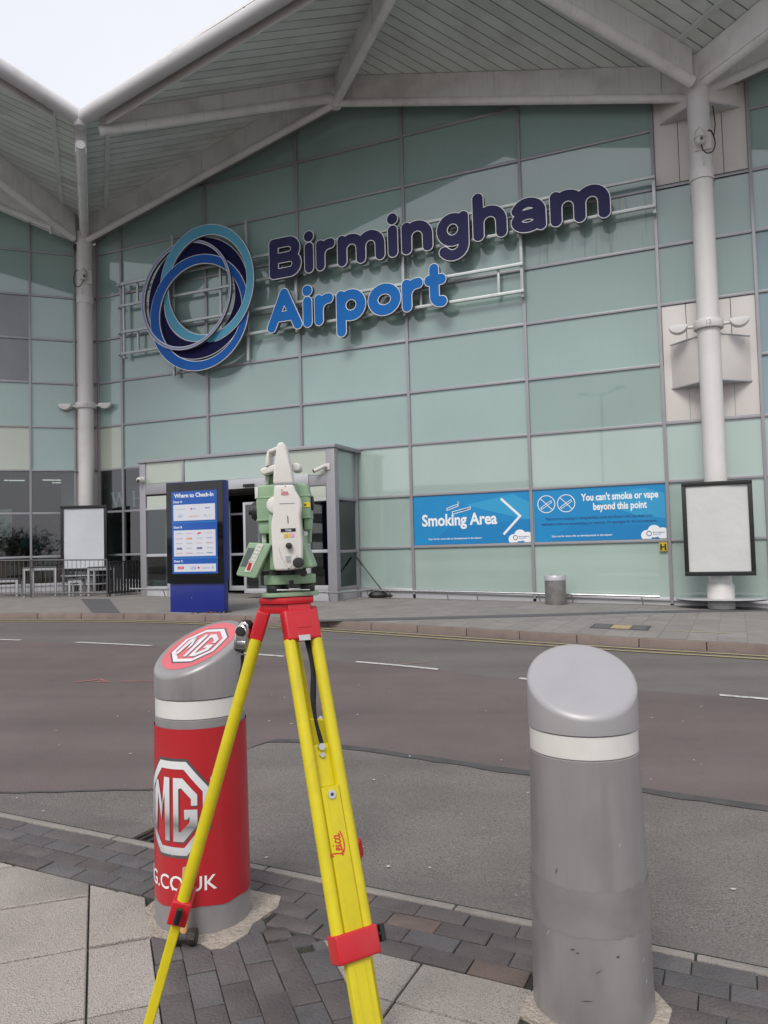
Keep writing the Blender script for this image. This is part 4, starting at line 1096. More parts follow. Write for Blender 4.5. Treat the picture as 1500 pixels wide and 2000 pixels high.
t, W_, H_ = panel('no_smoking_sign', "blue sign reading You can't smoke or vape beyond this point", -2.98, -.05, 1.53, 2.75)
shards(t, [([(1.2, .98), (2.5, 1.15), (2.92, 1.0), (2.92, .45), (2.3, .55)], 'sign_blue_light'), ([(.3, .01), (.9, .40), (2.92, .30), (2.92, .01)], 'sign_blue_deep')])
text(t, "You can't smoke or vape", 1.95, .92, .225, 'ink_white', -.009, bold=.007, align='CENTER', sx=.735); text(t, 'beyond this point', 1.95, .70, .225, 'ink_white', -.009, bold=.007, align='CENTER', sx=.735)
text(t, 'There are no smoking or vaping facilities inside the Airport until you reach your', 1.46, .50, .092, 'ink_navy', -.009, align='CENTER', sx=.80)
text(t, 'destination whilst we are extending our terminal. We apologise for the inconvenience.', 1.46, .38, .092, 'ink_navy', -.009, align='CENTER', sx=.80)
text(t, 'Scan me for more info on developments in the airport', .40, .10, .062, 'ink_white', -.009, bold=.001)
for cx_ in (.30, .76):
    line(t, [(cx_+.2*math.cos(a*math.pi/12), .88+.2*math.sin(a*math.pi/12)) for a in range(24)], .018, 'ink_white', -.009, 'prohibition_ring', True)
    line(t, [(cx_-.14, 1.02), (cx_+.14, .74)], .016, 'ink_white', -.0095, 'bar')
    line(t, [(cx_-.13, .80), (cx_+.11, .96), (cx_+.13, .92), (cx_-.11, .76)], .014, 'ink_white', -.010, 'cigarette', True)
cloud(t, W_, H_)
t = thing('hydrant_sign', 'small yellow plate with a black H under the no-smoking sign', 'sign', FM @ T(-.215, -.075, 1.25))
mb = MB(); mb.box(0, .165, -.006, .006, 0, .2); mb.build('plate', 'hydrant_yellow', t, bevel=.002)
text(t, 'H', .082, .03, .19, 'black_plastic', -.008, align='CENTER', bold=.006)
# shop lettering behind the window
t = thing('shop_lettering', 'pale serif letters WH on the dark shop fascia inside the window', 'sign lettering', FM @ T(-15.95, .12, 2.93))
mb = MB(); mb.box(-.3, 2.4, .03, .06, -.12, .62); mb.build('fascia', 'interior_dark', t)
for k_, pl in enumerate([[(.04, .44), (.13, .44), (.26, .02), (.20, .02)], [(.20, .02), (.25, .02), (.36, .40), (.33, .44)], [(.30, .44), (.39, .44), (.52, .02), (.46, .02)], [(.47, .02), (.51, .02), (.63, .44), (.60, .44)], [(.0, .43), (.17, .43), (.17, .455), (.0, .455)], [(.27, .43), (.42, .43), (.42, .455), (.27, .455)], [(.55, .43), (.68, .43), (.68, .455), (.55, .455)]]): flat(t, pl, 'print_white', -.002-.0005*k_, 'letter_w', .012)
for k_, pl in enumerate([[(.88, .02), (.95, .02), (.95, .44), (.88, .44)], [(1.16, .02), (1.23, .02), (1.23, .44), (1.16, .44)], [(.95, .22), (1.16, .22), (1.16, .25), (.95, .25)], [(.84, .0), (.99, .0), (.99, .025), (.84, .025)], [(.84, .435), (.99, .435), (.99, .46), (.84, .46)], [(1.12, .0), (1.27, .0), (1.27, .025), (1.12, .025)], [(1.12, .435), (1.27, .435), (1.27, .46), (1.12, .46)]]): flat(t, pl, 'print_white', -.002-.0005*k_, 'letter_h', .012)
t = thing('price_banner', 'red price banner hanging inside the shop window', 'banner', FM @ T(-16.9, 1.5, 2.0))
mb = MB(); mb.box(0, 1.7, 0, .02, 0, .26); mb.build('cloth', 'furn_red', t); text(t, '3', .35, .05, .2, 'ink_white', -.006); text(t, '3', 1.05, .05, .2, 'ink_white', -.006)
# ================================================================== THINGS ALONG THE FRONT
# poster frames
def poster(label, c, ang, dist, w0, pm, W_=1.33, H_=1.93):
    v = Vector((math.sin(R(ang)), -math.cos(R(ang)), 0)); p = c+v*dist
    t = thing('poster_frame', label, 'poster frame', T(p.x, p.y, w0) @ RZ(ang), 'poster frames on columns')
    f = .085
    for (a, b, z0, z1) in ((-W_/2, W_/2, 0, f), (-W_/2, W_/2, H_-f, H_), (-W_/2, -W_/2+f, f, H_-f), (W_/2-f, W_/2, f, H_-f)):
        mb = MB(); mb.box(a, b, -.05, .06, z0, z1); mb.build('frame_bar', 'black_frame', t, bevel=.006)
    mb = MB(); mb.box(-W_/2+.02, W_/2-.02, .02, .055, .02, H_-.02); mb.build('back', 'black_frame', t)
    # slightly buckled blank sheet
    n_, m2 = 14, 18; V = []; rs = np.random.RandomState(int(abs(c.x)*10)); ph = rs.uniform(0, 6, 4)
    for j in range(m2+1):
        for i in range(n_+1):
            x = -W_/2+f-.01+(W_-2*f+.02)*i/n_; z = f-.01+(H_-2*f+.02)*j/m2
            y = -.012+.006*math.sin(3.1*x+2.2*z+ph[0])+.005*math.sin(5*x-3.3*z+ph[1])+.004*math.sin(9*x+ph[2]+z)
            V.append((x, y, z))
    mb = MB(); mb.add(V, [(j*(n_+1)+i, j*(n_+1)+i+1, (j+1)*(n_+1)+i+1, (j+1)*(n_+1)+i) for j in range(m2) for i in range(n_)]); mb.build('blank_poster', pm, t, sharp=80)
    mb = MB(); mb.box(-.2, .2, .055, dist-.2, H_*.25, H_*.3); mb.box(-.2, .2, .055, dist-.2, H_*.7, H_*.75); mb.build('bracket', 'black_frame', t)
poster('black framed blank poster on column 12 by the oval bench', C12, -23.1, .42, .74, 'poster_grey')
poster('black framed blank poster on column 13 behind the cafe railing', C13+Vector((.06, 0, 0)), 4, .46, 1.04, 'poster')
# PTZ cameras
def ptz(label, c, z, ang, loop=1):
    v = Vector((math.sin(R(ang)), -math.cos(R(ang)), 0)); p = c+v*.225
    t = thing('dome_camera', label, 'security camera', T(p.x, p.y, z) @ RZ(ang), 'column dome cameras')
    mb = MB(); mb.box(-.1, .22, -.03, .02, -.28, .12); mb.build('mount_plate', 'cctv_white', t, bevel=.01)
    mb = MB(); mb.tube([(0, -.02, .12), (0, -.14, .16), (0, -.16, .10)], .028, 8); mb.build('arm', 'cctv_white', t)
    mb = MB(); mb.lathe([(.03, .12), (.075, .09), (.105, .0), (.11, -.07), (.115, -.09)], (0, -.16, 0), 20); mb.build('housing', 'cctv_white', t)
    mb = MB(); mb.lathe([(.02, -.23), (.07, -.21), (.098, -.16), (.102, -.095)], (0, -.16, 0), 20); h = mb.build('head', 'cctv_white', t)
    mb = MB(); mb.lathe([(.034, 0), (.034, .02)], (.035, -.25, -.14), 14, axis='y'); mb.build('lens', 'dome_dark', h)
    s_ = loop
    pts = [(.02, -.16, -.22), (.05*s_, -.15, -.34), (.13*s_, -.12, -.42), (.24*s_, -.08, -.38), (.29*s_, -.04, -.22), (.27*s_, -.03, -.05), (.22*s_, -.04, .08), (.16*s_, -.04, .10)]
    P = catmull([(a, 0) for a, b_2, c_ in pts], 4); Q = catmull([(b_2, c_) for a, b_2, c_ in pts], 4)
    mb = MB(); mb.tube([(a.x, q.x, q.y) for a, q in zip(P, Q)], .013, 8); mb.build('cable', 'cable', t)
    if loop > 0:
        mb = MB(); mb.tube([(.27, -.03, -.05), (.31, -.02, .2), (.29, 0, .55), (.27, 0, .62)], .012, 8); mb.build('cable', 'cable', t)
    mb = MB(); mb.tube([(.05*s_, -.03, -.42), (.07*s_, -.02, -.6)], .012, 6); mb.build('strap', 'cctv_white', t)
    mb = MB(); mb.lathe([(.232, 0), (.25, 0), (.25, .22), (.232, .22)], (0, .225, -.85), 28, cap=False); mb.build('clamp_band', 'white_paint', t)
ptz('white dome camera with looping black cable high on column 12', C12, 9.98, -23, 1)
ptz('white dome camera with black cable loop high on column 13', C13, 9.98, 15, -1)
# small cameras on the lobby
t = thing('bullet_camera', 'white bullet camera on the right post of the entrance lobby', 'security camera', FM @ T(-7.68, -VD-.04, 3.50))
mb = MB(); mb.box(-.08, .08, -.03, 0, -.08, .08); mb.build('base', 'cctv_white', t, bevel=.015)
mb = MB(); mb.tube([(0, -.03, 0), (-.05, -.1, -.01)], .03, 10); mb.build('joint', 'cctv_white', t)
mb = MB(); mb.tube([(0, -.09, .02), (-.26, -.18, -.10)], .048, 14); h = mb.build('body', 'cctv_white', t)
mb = MB(); mb.tube([(-.255, -.178, -.098), (-.29, -.19, -.114)], .044, 14); mb.build('lens', 'dome_dark', h)
t = thing('eyeball_camera', 'small white ball camera on the left post of the entrance lobby', 'security camera', FM @ T(-13.34, -VD-.04, 3.5))
mb = MB(); mb.lathe([(.09, 0), (.09, .04), (.07, .05)], n=18, axis='y'); mb.build('base', 'cctv_white', t)
mb = MB(); mb.lathe([(.02, .19), (.06, .175), (.085, .12), (.08, .06), (.06, .05)], n=18, axis='y'); h = mb.build('ball', 'cctv_white', t)
mb = MB(); mb.lathe([(.045, .19), (.045, .2)], (.02, 0, -.03), 14, axis='y'); mb.build('lens', 'dome_dark', h)
p = LM @ Vector((-.2, -.1, 10.95))
t = thing('floodlight', 'small black floodlight at the wing corner beside column 13', 'floodlight', T(p.x, p.y, 10.95))
mb = MB(); mb.lathe([(.06, 0), (.09, .05), (.09, .14)], n=16, axis='y'); mb.build('housing', 'black_plastic', t); mb = MB(); mb.box(-.02, .02, -.02, .12, -.12, .0); mb.build('bracket', 'black_plastic', t)

# ---------------- check-in totem
tz = pz(-3.95, 16.05)
tot = thing('check_in_totem', 'tall blue display totem headed Where to Check-In beside the entrance', 'information totem', T(-3.88, 16.02, tz) @ RZ(-19) @ Matrix.Diagonal((1.07, 1, 1, 1)))
mb = MB(); mb.box(-.60, .60, -.10, .07, 0, .64); mb.build('plinth', 'totem_blue', tot, bevel=.006)
mb = MB(); mb.box(-.635, .635, -.13, .09, .64, 2.71); mb.build('housing', 'totem_blue', tot, bevel=.008)
mb = MB(); mb.box(-.63, .632, -.150, -.131, .60, 2.70); mb.build('bezel', 'black_gloss', tot, bevel=.004)
mb = MB(); mb.box(-.505, .505, -.1535, -.1505, .80, 2.51); scr = mb.build('screen', 'screen_blue', tot)
def sbox(x0, x1, z0, z1, m_, nm, y=-.1545, th=.0008):
    mb = MB(); mb.box(x0, x1, y-th, y, z0, z1); return mb.build(nm, m_, scr)
def stext(body, x, z, sz, m_, y=-.1565, **k): return text(scr, body, x, z, sz, m_, y, **k)
stext('Where to Check-In', 0, 2.385, .118, 'ink_white', align='CENTER', bold=.003, extrude=.0004, sx=.93)
for (lbl, lz, z0, z1) in (('Door A', 2.275, 1.90, 2.235), ('Door B', 1.745, 1.16, 1.70), ('Door C', 1.04, .84, 1.0)):
    stext(lbl, -.465, lz, .062, 'ink_white', bold=.0015, extrude=.0004); sbox(-.465, .465, z0, z1, 'screen_white', 'listing_panel')
for z in (1.865, 1.125): sbox(-.505, .505, z-.005, z+.003, 'sign_blue_light', 'divider')
LY = -.1575
def logo(x, z, body, m_, sz=.035, bar=None, **k):
    if bar: sbox(x-len(body)*sz*.33-.012, x+len(body)*sz*.33+.012, z-.012, z+sz*.85, bar, 'logo', LY+.002)
    stext(body, x, z, sz, m_, LY-.0006, align='CENTER', extrude=.0003, name='logo', **k)
def blob(x, z, w, h, m_):
    mb = MB(); mb.add([(x+w*math.cos(a*math.pi/6), LY, z+h*math.sin(a*math.pi/6)) for a in range(12)], [tuple(range(12))]); mb.build('logo', m_, scr)
def bars(x, z, w, h, m_, n=6):
    mb = MB(); rs = random.Random(int(x*100+z*1000))
    xx = x-w/2
    while xx < x+w/2:
        bw = rs.uniform(.006, .016); hh = h*rs.uniform(.6, 1.); mb.box(xx, xx+bw, LY-.0006, LY, z, z+hh); xx += bw+.006
    mb.build('logo', m_, scr)
bars(-.30, 2.135, .20, .012, 'ink_grey'); blob(-.06, 2.14, .02, .02, 'ink_red'); bars(.0, 2.13, .08, .022, 'ink_blue'); bars(.30, 2.135, .10, .028, 'ink_blue')
logo(-.31, 1.975, 'KLM', 'ink_blue', .05); bars(-.31, 2.03, .05, .012, 'ink_blue'); blob(-.09, 1.985, .014, .014, 'ink_orange'); bars(.02, 1.98, .18, .018, 'ink_orange'); blob(.24, 1.99, .02, .02, 'ink_grey'); bars(.33, 1.99, .10, .012, 'ink_grey')
gridm = [['ink_grey', 'ink_pink', 'ink_red', 'ink_pink'], ['ink_red', 'ink_orange', 'ink_grey', 'ink_blue'], ['ink_grey', 'ink_grey', 'ink_pink', 'ink_red'], ['ink_navy', 'ink_grey', 'ink_navy', 'ink_grey'], ['ink_orange', 'ink_red', 'ink_grey', 'ink_navy']]
for r_, rowm in enumerate(gridm):
    for c_, m_ in enumerate(rowm):
        x, z = -.34+.225*c_, 1.625-.102*r_
        if (r_, c_) in ((1, 1), (3, 0), (3, 2)): sbox(x-.06, x+.06, z-.018, z+.022, m_, 'logo', LY+.002); bars(x, z-.005, .09, .012, 'screen_white')
        elif (r_, c_) == (0, 2): mb = MB(); mb.prism([(x-.05, z-.02), (x+.02, z-.005), (x+.055, z+.025), (x-.03, z+.02)], (0, LY, 0), (1, 0, 0), (0, 0, 1), (0, -.0006, 0)); mb.build('logo', m_, scr)
        else: bars(x, z, .13, .018, m_)
sbox(-.385, -.245, .895, .95, 'ink_red', 'logo', LY+.002); bars(-.315, .912, .10, .02, 'screen_white')
stext('TURKISH', -.10, .925, .034, 'ink_blue', LY, extrude=.0003, name='logo'); stext('AIRLINES', -.10, .89, .034, 'ink_blue', LY, extrude=.0003, name='logo'); blob(.085, .922, .024, .024, 'ink_red')
stext('QATAR', .17, .90, .05, 'ink_grey', LY, extrude=.0003, name='logo'); blob(.40, .92, .02, .024, 'ink_grey')
mb = MB(); mb.lathe([(.012, .0), (.012, .006)], (-.11, -.10, .30), 10, axis='y'); mb.build('lock', 'steel', tot)
# cable and leaves at its foot
t = thing('dead_leaves', 'brown leaf litter gathered at the foot of the totem', 'leaves', T(-3.55, 15.72, pz(-3.55, 15.72)+.004))
mb = MB()
for _ in range(26):
    a = random.uniform(0, 6.28); x, y = random.gauss(0, .16), random.gauss(0, .05); s_ = random.uniform(.02, .045)
    mb.add([(x+s_*math.cos(a), y+s_*math.sin(a), .01), (x-s_*.4*math.sin(a), y+s_*.4*math.cos(a), .03), (x-s_*math.cos(a), y-s_*math.sin(a), .008), (x+s_*.4*math.sin(a), y-s_*.4*math.cos(a), .004)], [(0, 1, 2, 3)])
mb.build('leaf_litter', 'wood_dark', t)

# ---------------- litter bin
bx_, by_ = 3.80, 17.30
t = thing('litter_bin', 'round brushed steel litter bin standing against the glazed front', 'litter bin', T(bx_, by_, pz(bx_, by_)))
mb = MB(); mb.lathe([(.225, 0), (.235, .02), (.235, .53)], n=32); mb.build('body', 'bin_steel', t)
mb = MB(); mb.lathe([(.242, .535), (.246, .54), (.246, .63), (.238, .645), (.15, .655), (.15, .60)], n=32, cap=False); mb.build('lid_ring', 'alu_light', t)
mb = MB(); mb.lathe([(.20, .59), (.20, .60)], n=24); mb.build('opening', 'gasket', t)
# oval perch round each column
def oval(c, label, heights, a_, b_2, ang, m_='black_gloss'):
    t = thing('oval_bench', label, 'bench', T(c.x, c.y, pz(c.x, c.y)) @ RZ(ang), 'oval perches round the columns')
    for h in heights:
        for (z0, z1, k_, mm, nm) in ((h, h+.028, 1., 'alu_light', 'seat'), (h-.022, h-.001, .985, m_, 'under_plate')):
            mb = MB(); mb.hexa([(a_*k_*math.cos(w*math.pi/24), b_2*k_*math.sin(w*math.pi/24), z0) for w in range(48)], [(a_*k_*math.cos(w*math.pi/24), b_2*k_*math.sin(w*math.pi/24), z1) for w in range(48)]); mb.build(nm, mm, t, bevel=.006)
oval(C12, 'thin oval steel perch round the foot of column 12', (.19,), .88, .55, -23.1)
oval(C13, 'two-tier oval perch round the foot of column 13', (.18, .44), .75, .5, 10)
# perch rails along the base of the front
def base_rail(name, label, pts, grp='low rails along the front'):
    t = thing(name, label, 'rail', FM, grp)
    mb = MB(); mb.tube([(u, -o, w) for u, o, w in pts], .026, 10); mb.build('rail', 'steel', t)
    for (u0_, o0, w0), (u1_, o1, w1) in zip(pts, pts[1:]):
        L_ = math.hypot(u1_-u0_, o1-o0); n_ = max(1, int(L_/1.5))
        for k in range(n_+1):
            f = (k+.25)/(n_+.5); u, o, w = u0_+(u1_-u0_)*f, o0+(o1-o0)*f, w0+(w1-w0)*f
            q = fpt(u, o); gzv = pz(q.x, q.y)
            mb = MB(); mb.tube([(u, -o, w), (u+.01, -o+.06, w-.1), (u+.02, -o+.09, gzv-.02)], .014, 8); mb.build('leg', 'steel', t)
base_rail('low_rail', 'low steel rail along the glazing from the lobby to the hydrant plate', [(-7.0, .36, .425), (-4.73, .36, .385), (-2.5, .36, .33), (-.23, .36, .27)])
base_rail('low_rail', 'low steel rail wrapping the right corner of the entrance lobby', [(-8.6, 1.85, .50), (-7.35, 1.85, .46), (-7.05, .40, .44)])
base_rail('low_rail', 'low steel rail in front of the left side of the entrance lobby', [(-13.5, 1.85, .58), (-12.2, 1.85, .56)])
# vacuum-like black bag with a long handle leaning on the glass
p = fpt(-7.05, .30); zb = pz(p.x, p.y)
t = thing('floor_sweeper', 'black bag-like tool on the floor with its long handle leaning into the lobby corner', 'floor tool', T(p.x, p.y, zb))
X_ = FM.to_3x3() @ Vector((1, 0, 0))
mb = MB(); mb.lathe([(.02, .0), (.16, .01), (.19, .07), (.14, .14), (.03, .17)], n=14); o = mb.build('bag', 'rubber', t); o.scale = (1.35, .75, 1.05); o.location = X_*.12
mb = MB(); mb.lathe([(.05, .02), (.10, .05), (.05, .09)], tuple(X_*.42), 12); mb.build('foot', 'rubber', t)
mb = MB(); mb.tube([X_*.28+Vector((0, 0, .12)), X_*-.42+Vector((0, 0, .98))], [.016, .014], 8); mb.build('handle', 'black_plastic', t); mb = MB(); mb.tube([X_*-.30+Vector((0, 0, .83)), X_*-.46+Vector((0, 0, 1.03))], .026, 8); mb.build('grip', 'rubber', t)

# ---------------- cafe terrace: railing, black gate, tables
def rail_run(name, label, a, b, hgt, step, r, m_, n_end=True, slat=None, grp=None):
    a, b = Vector((a[0], a[1], 0)), Vector((b[0], b[1], 0)); L_ = (b-a).length; ang = math.degrees(math.atan2(b.y-a.y, b.x-a.x)); z0 = pz(a.x, a.y); sl = (pz(b.x, b.y)-z0)/L_
    t = thing(name, label, 'railing', T(a.x, a.y, z0) @ RZ(ang), grp)
    hz = lambda x: sl*x
    for hh in (hgt, .10): mb = MB(); mb.tube([(0, 0, hh), (L_, 0, hz(L_)+hh)], .018, 8); mb.build('rail', m_, t)
    n_ = int(L_/step)
    for k in range(n_+1):
        x = k*L_/n_; mb = MB()
        if slat: mb.box(x-slat/2, x+slat/2, -.012, .012, hz(x)+.06, hz(x)+hgt-.02-(.0 if k % 2 else .02))
        else: mb.tube([(x, 0, hz(x)+.06), (x, 0, hz(x)+hgt)], r, 6)
        mb.build('bar', m_, t)
    m2 = max(1, int(L_/1.9))
    for k in range(m2+1):
        x = k*L_/m2; mb = MB(); mb.tube([(x, -.02, hz(x)-.02), (x, -.02, hz(x)+hgt+.02)], .024, 8); mb.build('post', m_, t)
rail_run('terrace_railing', 'thin grey barred railing along the cafe terrace', (-13.4, 20.25), (-7.42, 20.52), .98, .115, .007, 'fence_grey')
rail_run('slatted_screen', 'black slatted screen between the cafe railing and the lobby', (-7.38, 20.55), (-6.62, 21.75), .92, .10, .01, 'fence_black', slat=.062)
def uframe_table(label, x, y, w, d, h, ang=5, nm='terrace_table', cat='table'):
    z = pz(x, y); t = thing(nm, label, cat, T(x, y, z) @ RZ(ang))
    mb = MB(); mb.box(-w/2, w/2, -d/2, d/2, h-.035, h); mb.build('top', 'table_top', t, bevel=.005)
    for s_ in (-1, 1):
        yy = s_*(d/2-.03)
        for q in (-1, 1):
            mb = MB(); mb.box(q*(w/2-.03)-.028, q*(w/2-.03)+.028, yy-.028, yy+.028, 0, h-.04); mb.build('leg', 'table_white', t, bevel=.004)
        mb = MB(); mb.box(-w/2+.06, w/2-.06, yy-.025, yy+.025, h-.10, h-.04); mb.build('apron', 'table_white', t, bevel=.004)
uframe_table('white-legged cafe table with dark top behind the railing', -9.25, 20.85, .86, .7, .80)
uframe_table('low white-legged cafe bench right of the terrace table', -8.36, 20.85, .36, .36, .46, nm='terrace_stool', cat='stool')
uframe_table('low white-legged cafe bench at the left end of the terrace', -10.25, 20.85, .7, .4, .48, nm='terrace_stool', cat='stool')
uframe_table('tall thin-legged cafe table in front of column 13', -7.72, 21.1, .72, .6, .78, nm='terrace_table', cat='table')
# things seen dimly through the cafe glass
def lpt(u, depth, z): v = LM @ Vector((u, depth, z)); return v
FZ = .43
def chair(label, p, ang, m_):
    t = thing('cafe_chair', label, 'chair', T(p.x, p.y, FZ) @ RZ(ang), 'chairs inside the cafe')
    mb = MB(); mb.box(-.24, .24, -.24, .24, .42, .50); mb.build('seat', m_, t, bevel=.02)
    mb = MB(); mb.hexa([(-.22, .18, .5), (.22, .18, .5), (.22, .25, .5), (-.22, .25, .5)], [(-.27, .25, 1.12), (.27, .25, 1.12), (.27, .31, 1.12), (-.27, .31, 1.12)]); mb.build('backrest', m_, t, bevel=.02)
    for sx in (-.2, .2):
        for sy in (-.2, .2): mb = MB(); mb.tube([(sx, sy, 0), (sx, sy, .42)], .018, 6); mb.build('leg', 'furn_dark', t)
chair('cream high-backed chair behind the cafe window beside the poster', lpt(-1.15, .75, 0), 205, 'furn_cream')
chair('dark red chair deeper inside the cafe', lpt(-.55, 1.4, 0), 190, 'furn_red')
for u, lab in ((-1.5, 'red pendant lamp hanging in the left cafe window'), (-.95, 'red pendant lamp hanging over the cream chair'), (-.45, 'red pendant lamp hanging beside the blank poster')):
    p = lpt(u, 1.6, 0); t = thing('pendant_lamp', lab, 'lamp', T(p.x, p.y, 2.55), 'red pendant lamps')
    mb = MB(); mb.lathe([(.14, 0), (.12, .08), (.04, .14), (.02, .16)], n=16); mb.build('shade', 'furn_red', t); mb = MB(); mb.tube([(0, 0, .16), (0, 0, 1.45)], .006, 6); mb.build('cord', 'cable', t)
for u, dz in ((-2.2, 2.4), (-1.05, 2.2), (-.8, 3.2)):
    p = lpt(u, dz, 0); t = thing('strip_light', {-2.2: 'lit strip light on the cafe ceiling nearest the menu board', -1.05: 'lit strip light on the cafe ceiling above the cream chair', -.8: 'lit strip light deepest inside the cafe ceiling'}[u], 'light', T(p.x, p.y, 3.98) @ RZ(21), 'cafe ceiling lights')
    mb = MB(); mb.box(-.3, .3, -.04, .04, 0, .03); mb.build('tube', 'lamp_glow', t)
p = lpt(-2.6, .35, 0); t = thing('menu_board', 'pale hanging board in the left cafe window', 'board', T(p.x, p.y, 2.12) @ RZ(21))
mb = MB(); mb.box(-.5, .5, 0, .03, 0, .82); mb.build('board', 'teal_cream', t); mb = MB(); mb.box(-.5, .5, -.006, -.001, .28, .30); mb.build('rule', 'ink_grey', t)
for sx in (-.4, .4): mb = MB(); mb.tube([(sx, .015, .82), (sx, .015, 1.9)], .006, 6); mb.build('hanger', 'cable', t)
p = lpt(-.35, .5, 0); t = thing('potted_plant', 'small leafy plant in a pot behind the cafe glass', 'plant', T(p.x, p.y, FZ))
mb = MB(); mb.lathe([(.11, 0), (.16, .3), (.17, .32), (.14, .32)], n=16); mb.build('pot', 'furn_dark', t)
mb = MB()
for _ in range(90):
    a = random.uniform(0, 6.28); el = random.uniform(.1, 1.4); L_ = random.uniform(.12, .3); dx, dy, dz = math.cos(a)*math.cos(el), math.sin(a)*math.cos(el), math.sin(el)
    c = Vector((dx*L_, dy*L_, .32+dz*L_)); s_ = Vector((-dy, dx, 0))*.03
    mb.add([c*1.-Vector((dx, dy, dz))*.06, c+s_, c+Vector((dx, dy, dz*.4))*.08, c-s_], [(0, 1, 2, 3)])
mb.build('foliage', 'leaf', t)
# counter with wooden front
p = lpt(-2.1, 1.9, 0); t = thing('cafe_counter', 'wood-fronted counter inside the cafe', 'counter', T(p.x, p.y, FZ) @ RZ(21))
mb = MB(); mb.box(-1.2, 1.6, 0, .6, 0, .95); mb.build('front', 'wood_dark', t, bevel=.01); mb = MB(); mb.box(-1.25, 1.65, -.05, .62, .95, 1.0); mb.build('top', 'furn_dark', t, bevel=.01)
p = lpt(-1.75, 2.9, 0); t = thing('cafe_screen', 'teal lit screen inside the cafe', 'screen', T(p.x, p.y, 1.75) @ RZ(21))
mb = MB(); mb.box(-.3, .3, 0, .04, 0, .4); mb.build('panel', 'cloth_teal', t); mb = MB(); mb.box(-.32, .32, .041, .06, -.02, .42); mb.build('back', 'black_plastic', t)
# ================================================================== BOLLARDS
def smooth_cap(r, zb, zc, tilt, tdir, edge=.017, n=48):
    """slanted cylinder top: centre height zc, plane tilted by tilt (rise per metre) rising towards tdir"""
    mb = MB(); V = []; rings = []
    def hz(x, y): return zc+tilt*(x*tdir[0]+y*tdir[1])
    prof = [(1.0, 'b'), (1.0, 0)]
    K = 6
    ringdef = [('wall', zb)]
    for k in range(K+1):
        a = math.pi/2*k/K; ringdef.append(('rim', a))
    for f in (.7, .35): ringdef.append(('top', f))
    for kind, val in ringdef:
        ring = []
        for i in range(n):
            w = 2*math.pi*i/n; cx_, cy_ = math.cos(w), math.sin(w)
            if kind == 'wall': ring.append((r*cx_, r*cy_, zb))
            elif kind == 'rim':
                rr_ = r-edge+edge*math.cos(val); x, y = rr_*cx_, rr_*cy_
                ring.append((x, y, hz(x, y)-edge*1.1*(1-math.sin(val))))
            else:
                x, y = (r-edge)*val*cx_, (r-edge)*val*cy_; ring.append((x, y, hz(x, y)))
        rings.append(ring)
    for rg in rings: V += rg
    V.append((0, 0, zc)); F = []
    for a in range(len(rings)-1):
        for i in range(n): F.append((a*n+i, a*n+(i+1) % n, (a+1)*n+(i+1) % n, (a+1)*n+i))
    b = (len(rings)-1)*n
    for i in range(n): F.append((b+i, b+(i+1) % n, len(V)-1))
    F.append(tuple(range(n))[::-1])
    mb.add(V, F); return mb
def octo(rx, ry=None, k=.42):
    ry = ry or rx
    return [(-rx*k, ry), (rx*k, ry), (rx, ry*k), (rx, -ry*k), (rx*k, -ry), (-rx*k, -ry), (-rx, -ry*k), (-rx, ry*k)]
def mg_parts():
    """badge outline pieces in a unit square: list of (polygon, material, layer)"""
    out = []
    o1, o2 = octo(1.0, .96), octo(.84, .80)
    for i in range(8):
        j = (i+1) % 8; out.append(([o1[i], o1[j], o2[j], o2[i]], 'chrome_print', 1))
    o3 = octo(1.05, 1.02)
    for i in range(8):
        j = (i+1) % 8; out.append(([o3[i], o3[j], o1[j], o1[i]], 'chrome_dark', 0))
    # M
    out += [([(-.74, -.50), (-.60, -.50), (-.52, .52), (-.62, .52), (-.74, .30)], 'chrome_print', 2), ([(-.62, .52), (-.52, .52), (-.34, -.02), (-.38, -.28)], 'chrome_print', 2),
            ([(-.38, -.28), (-.34, -.02), (-.16, .60), (-.26, .60)], 'chrome_print', 2), ([(-.22, -.68), (-.07, -.68), (-.07, .62), (-.26, .62)], 'chrome_print', 2)]
    # G
    out += [([(.05, -.68), (.20, -.68), (.20, .62), (.05, .62)], 'chrome_print', 2), ([(.20, .40), (.20, .62), (.32, .62), (.70, .28), (.70, .06), (.54, .06), (.54, .20), (.28, .42)], 'chrome_print', 2),
            ([(.36, -.22), (.36, -.02), (.70, -.02), (.70, -.34), (.34, -.68), (.20, -.68), (.20, -.48), (.26, -.48), (.50, -.28), (.50, -.16), (.44, -.22)], 'chrome_print', 2)]
    sh = [([(p[0]+.022, p[1]-.026) for p in q], 'chrome_dark', 1.5) for q, m_, l_ in out if l_ == 2]
    return out+sh
def subdiv(poly, n=6):
    out = []
    for i in range(len(poly)):
        a, b = poly[i], poly[(i+1) % len(poly)]
        for k in range(n): out.append((a[0]+(b[0]-a[0])*k/n, a[1]+(b[1]-a[1])*k/n))
    return out
def tri_fill(poly):
    from mathutils.geometry import tessellate_polygon
    return tessellate_polygon([[Vector((p[0], p[1], 0)) for p in poly]])
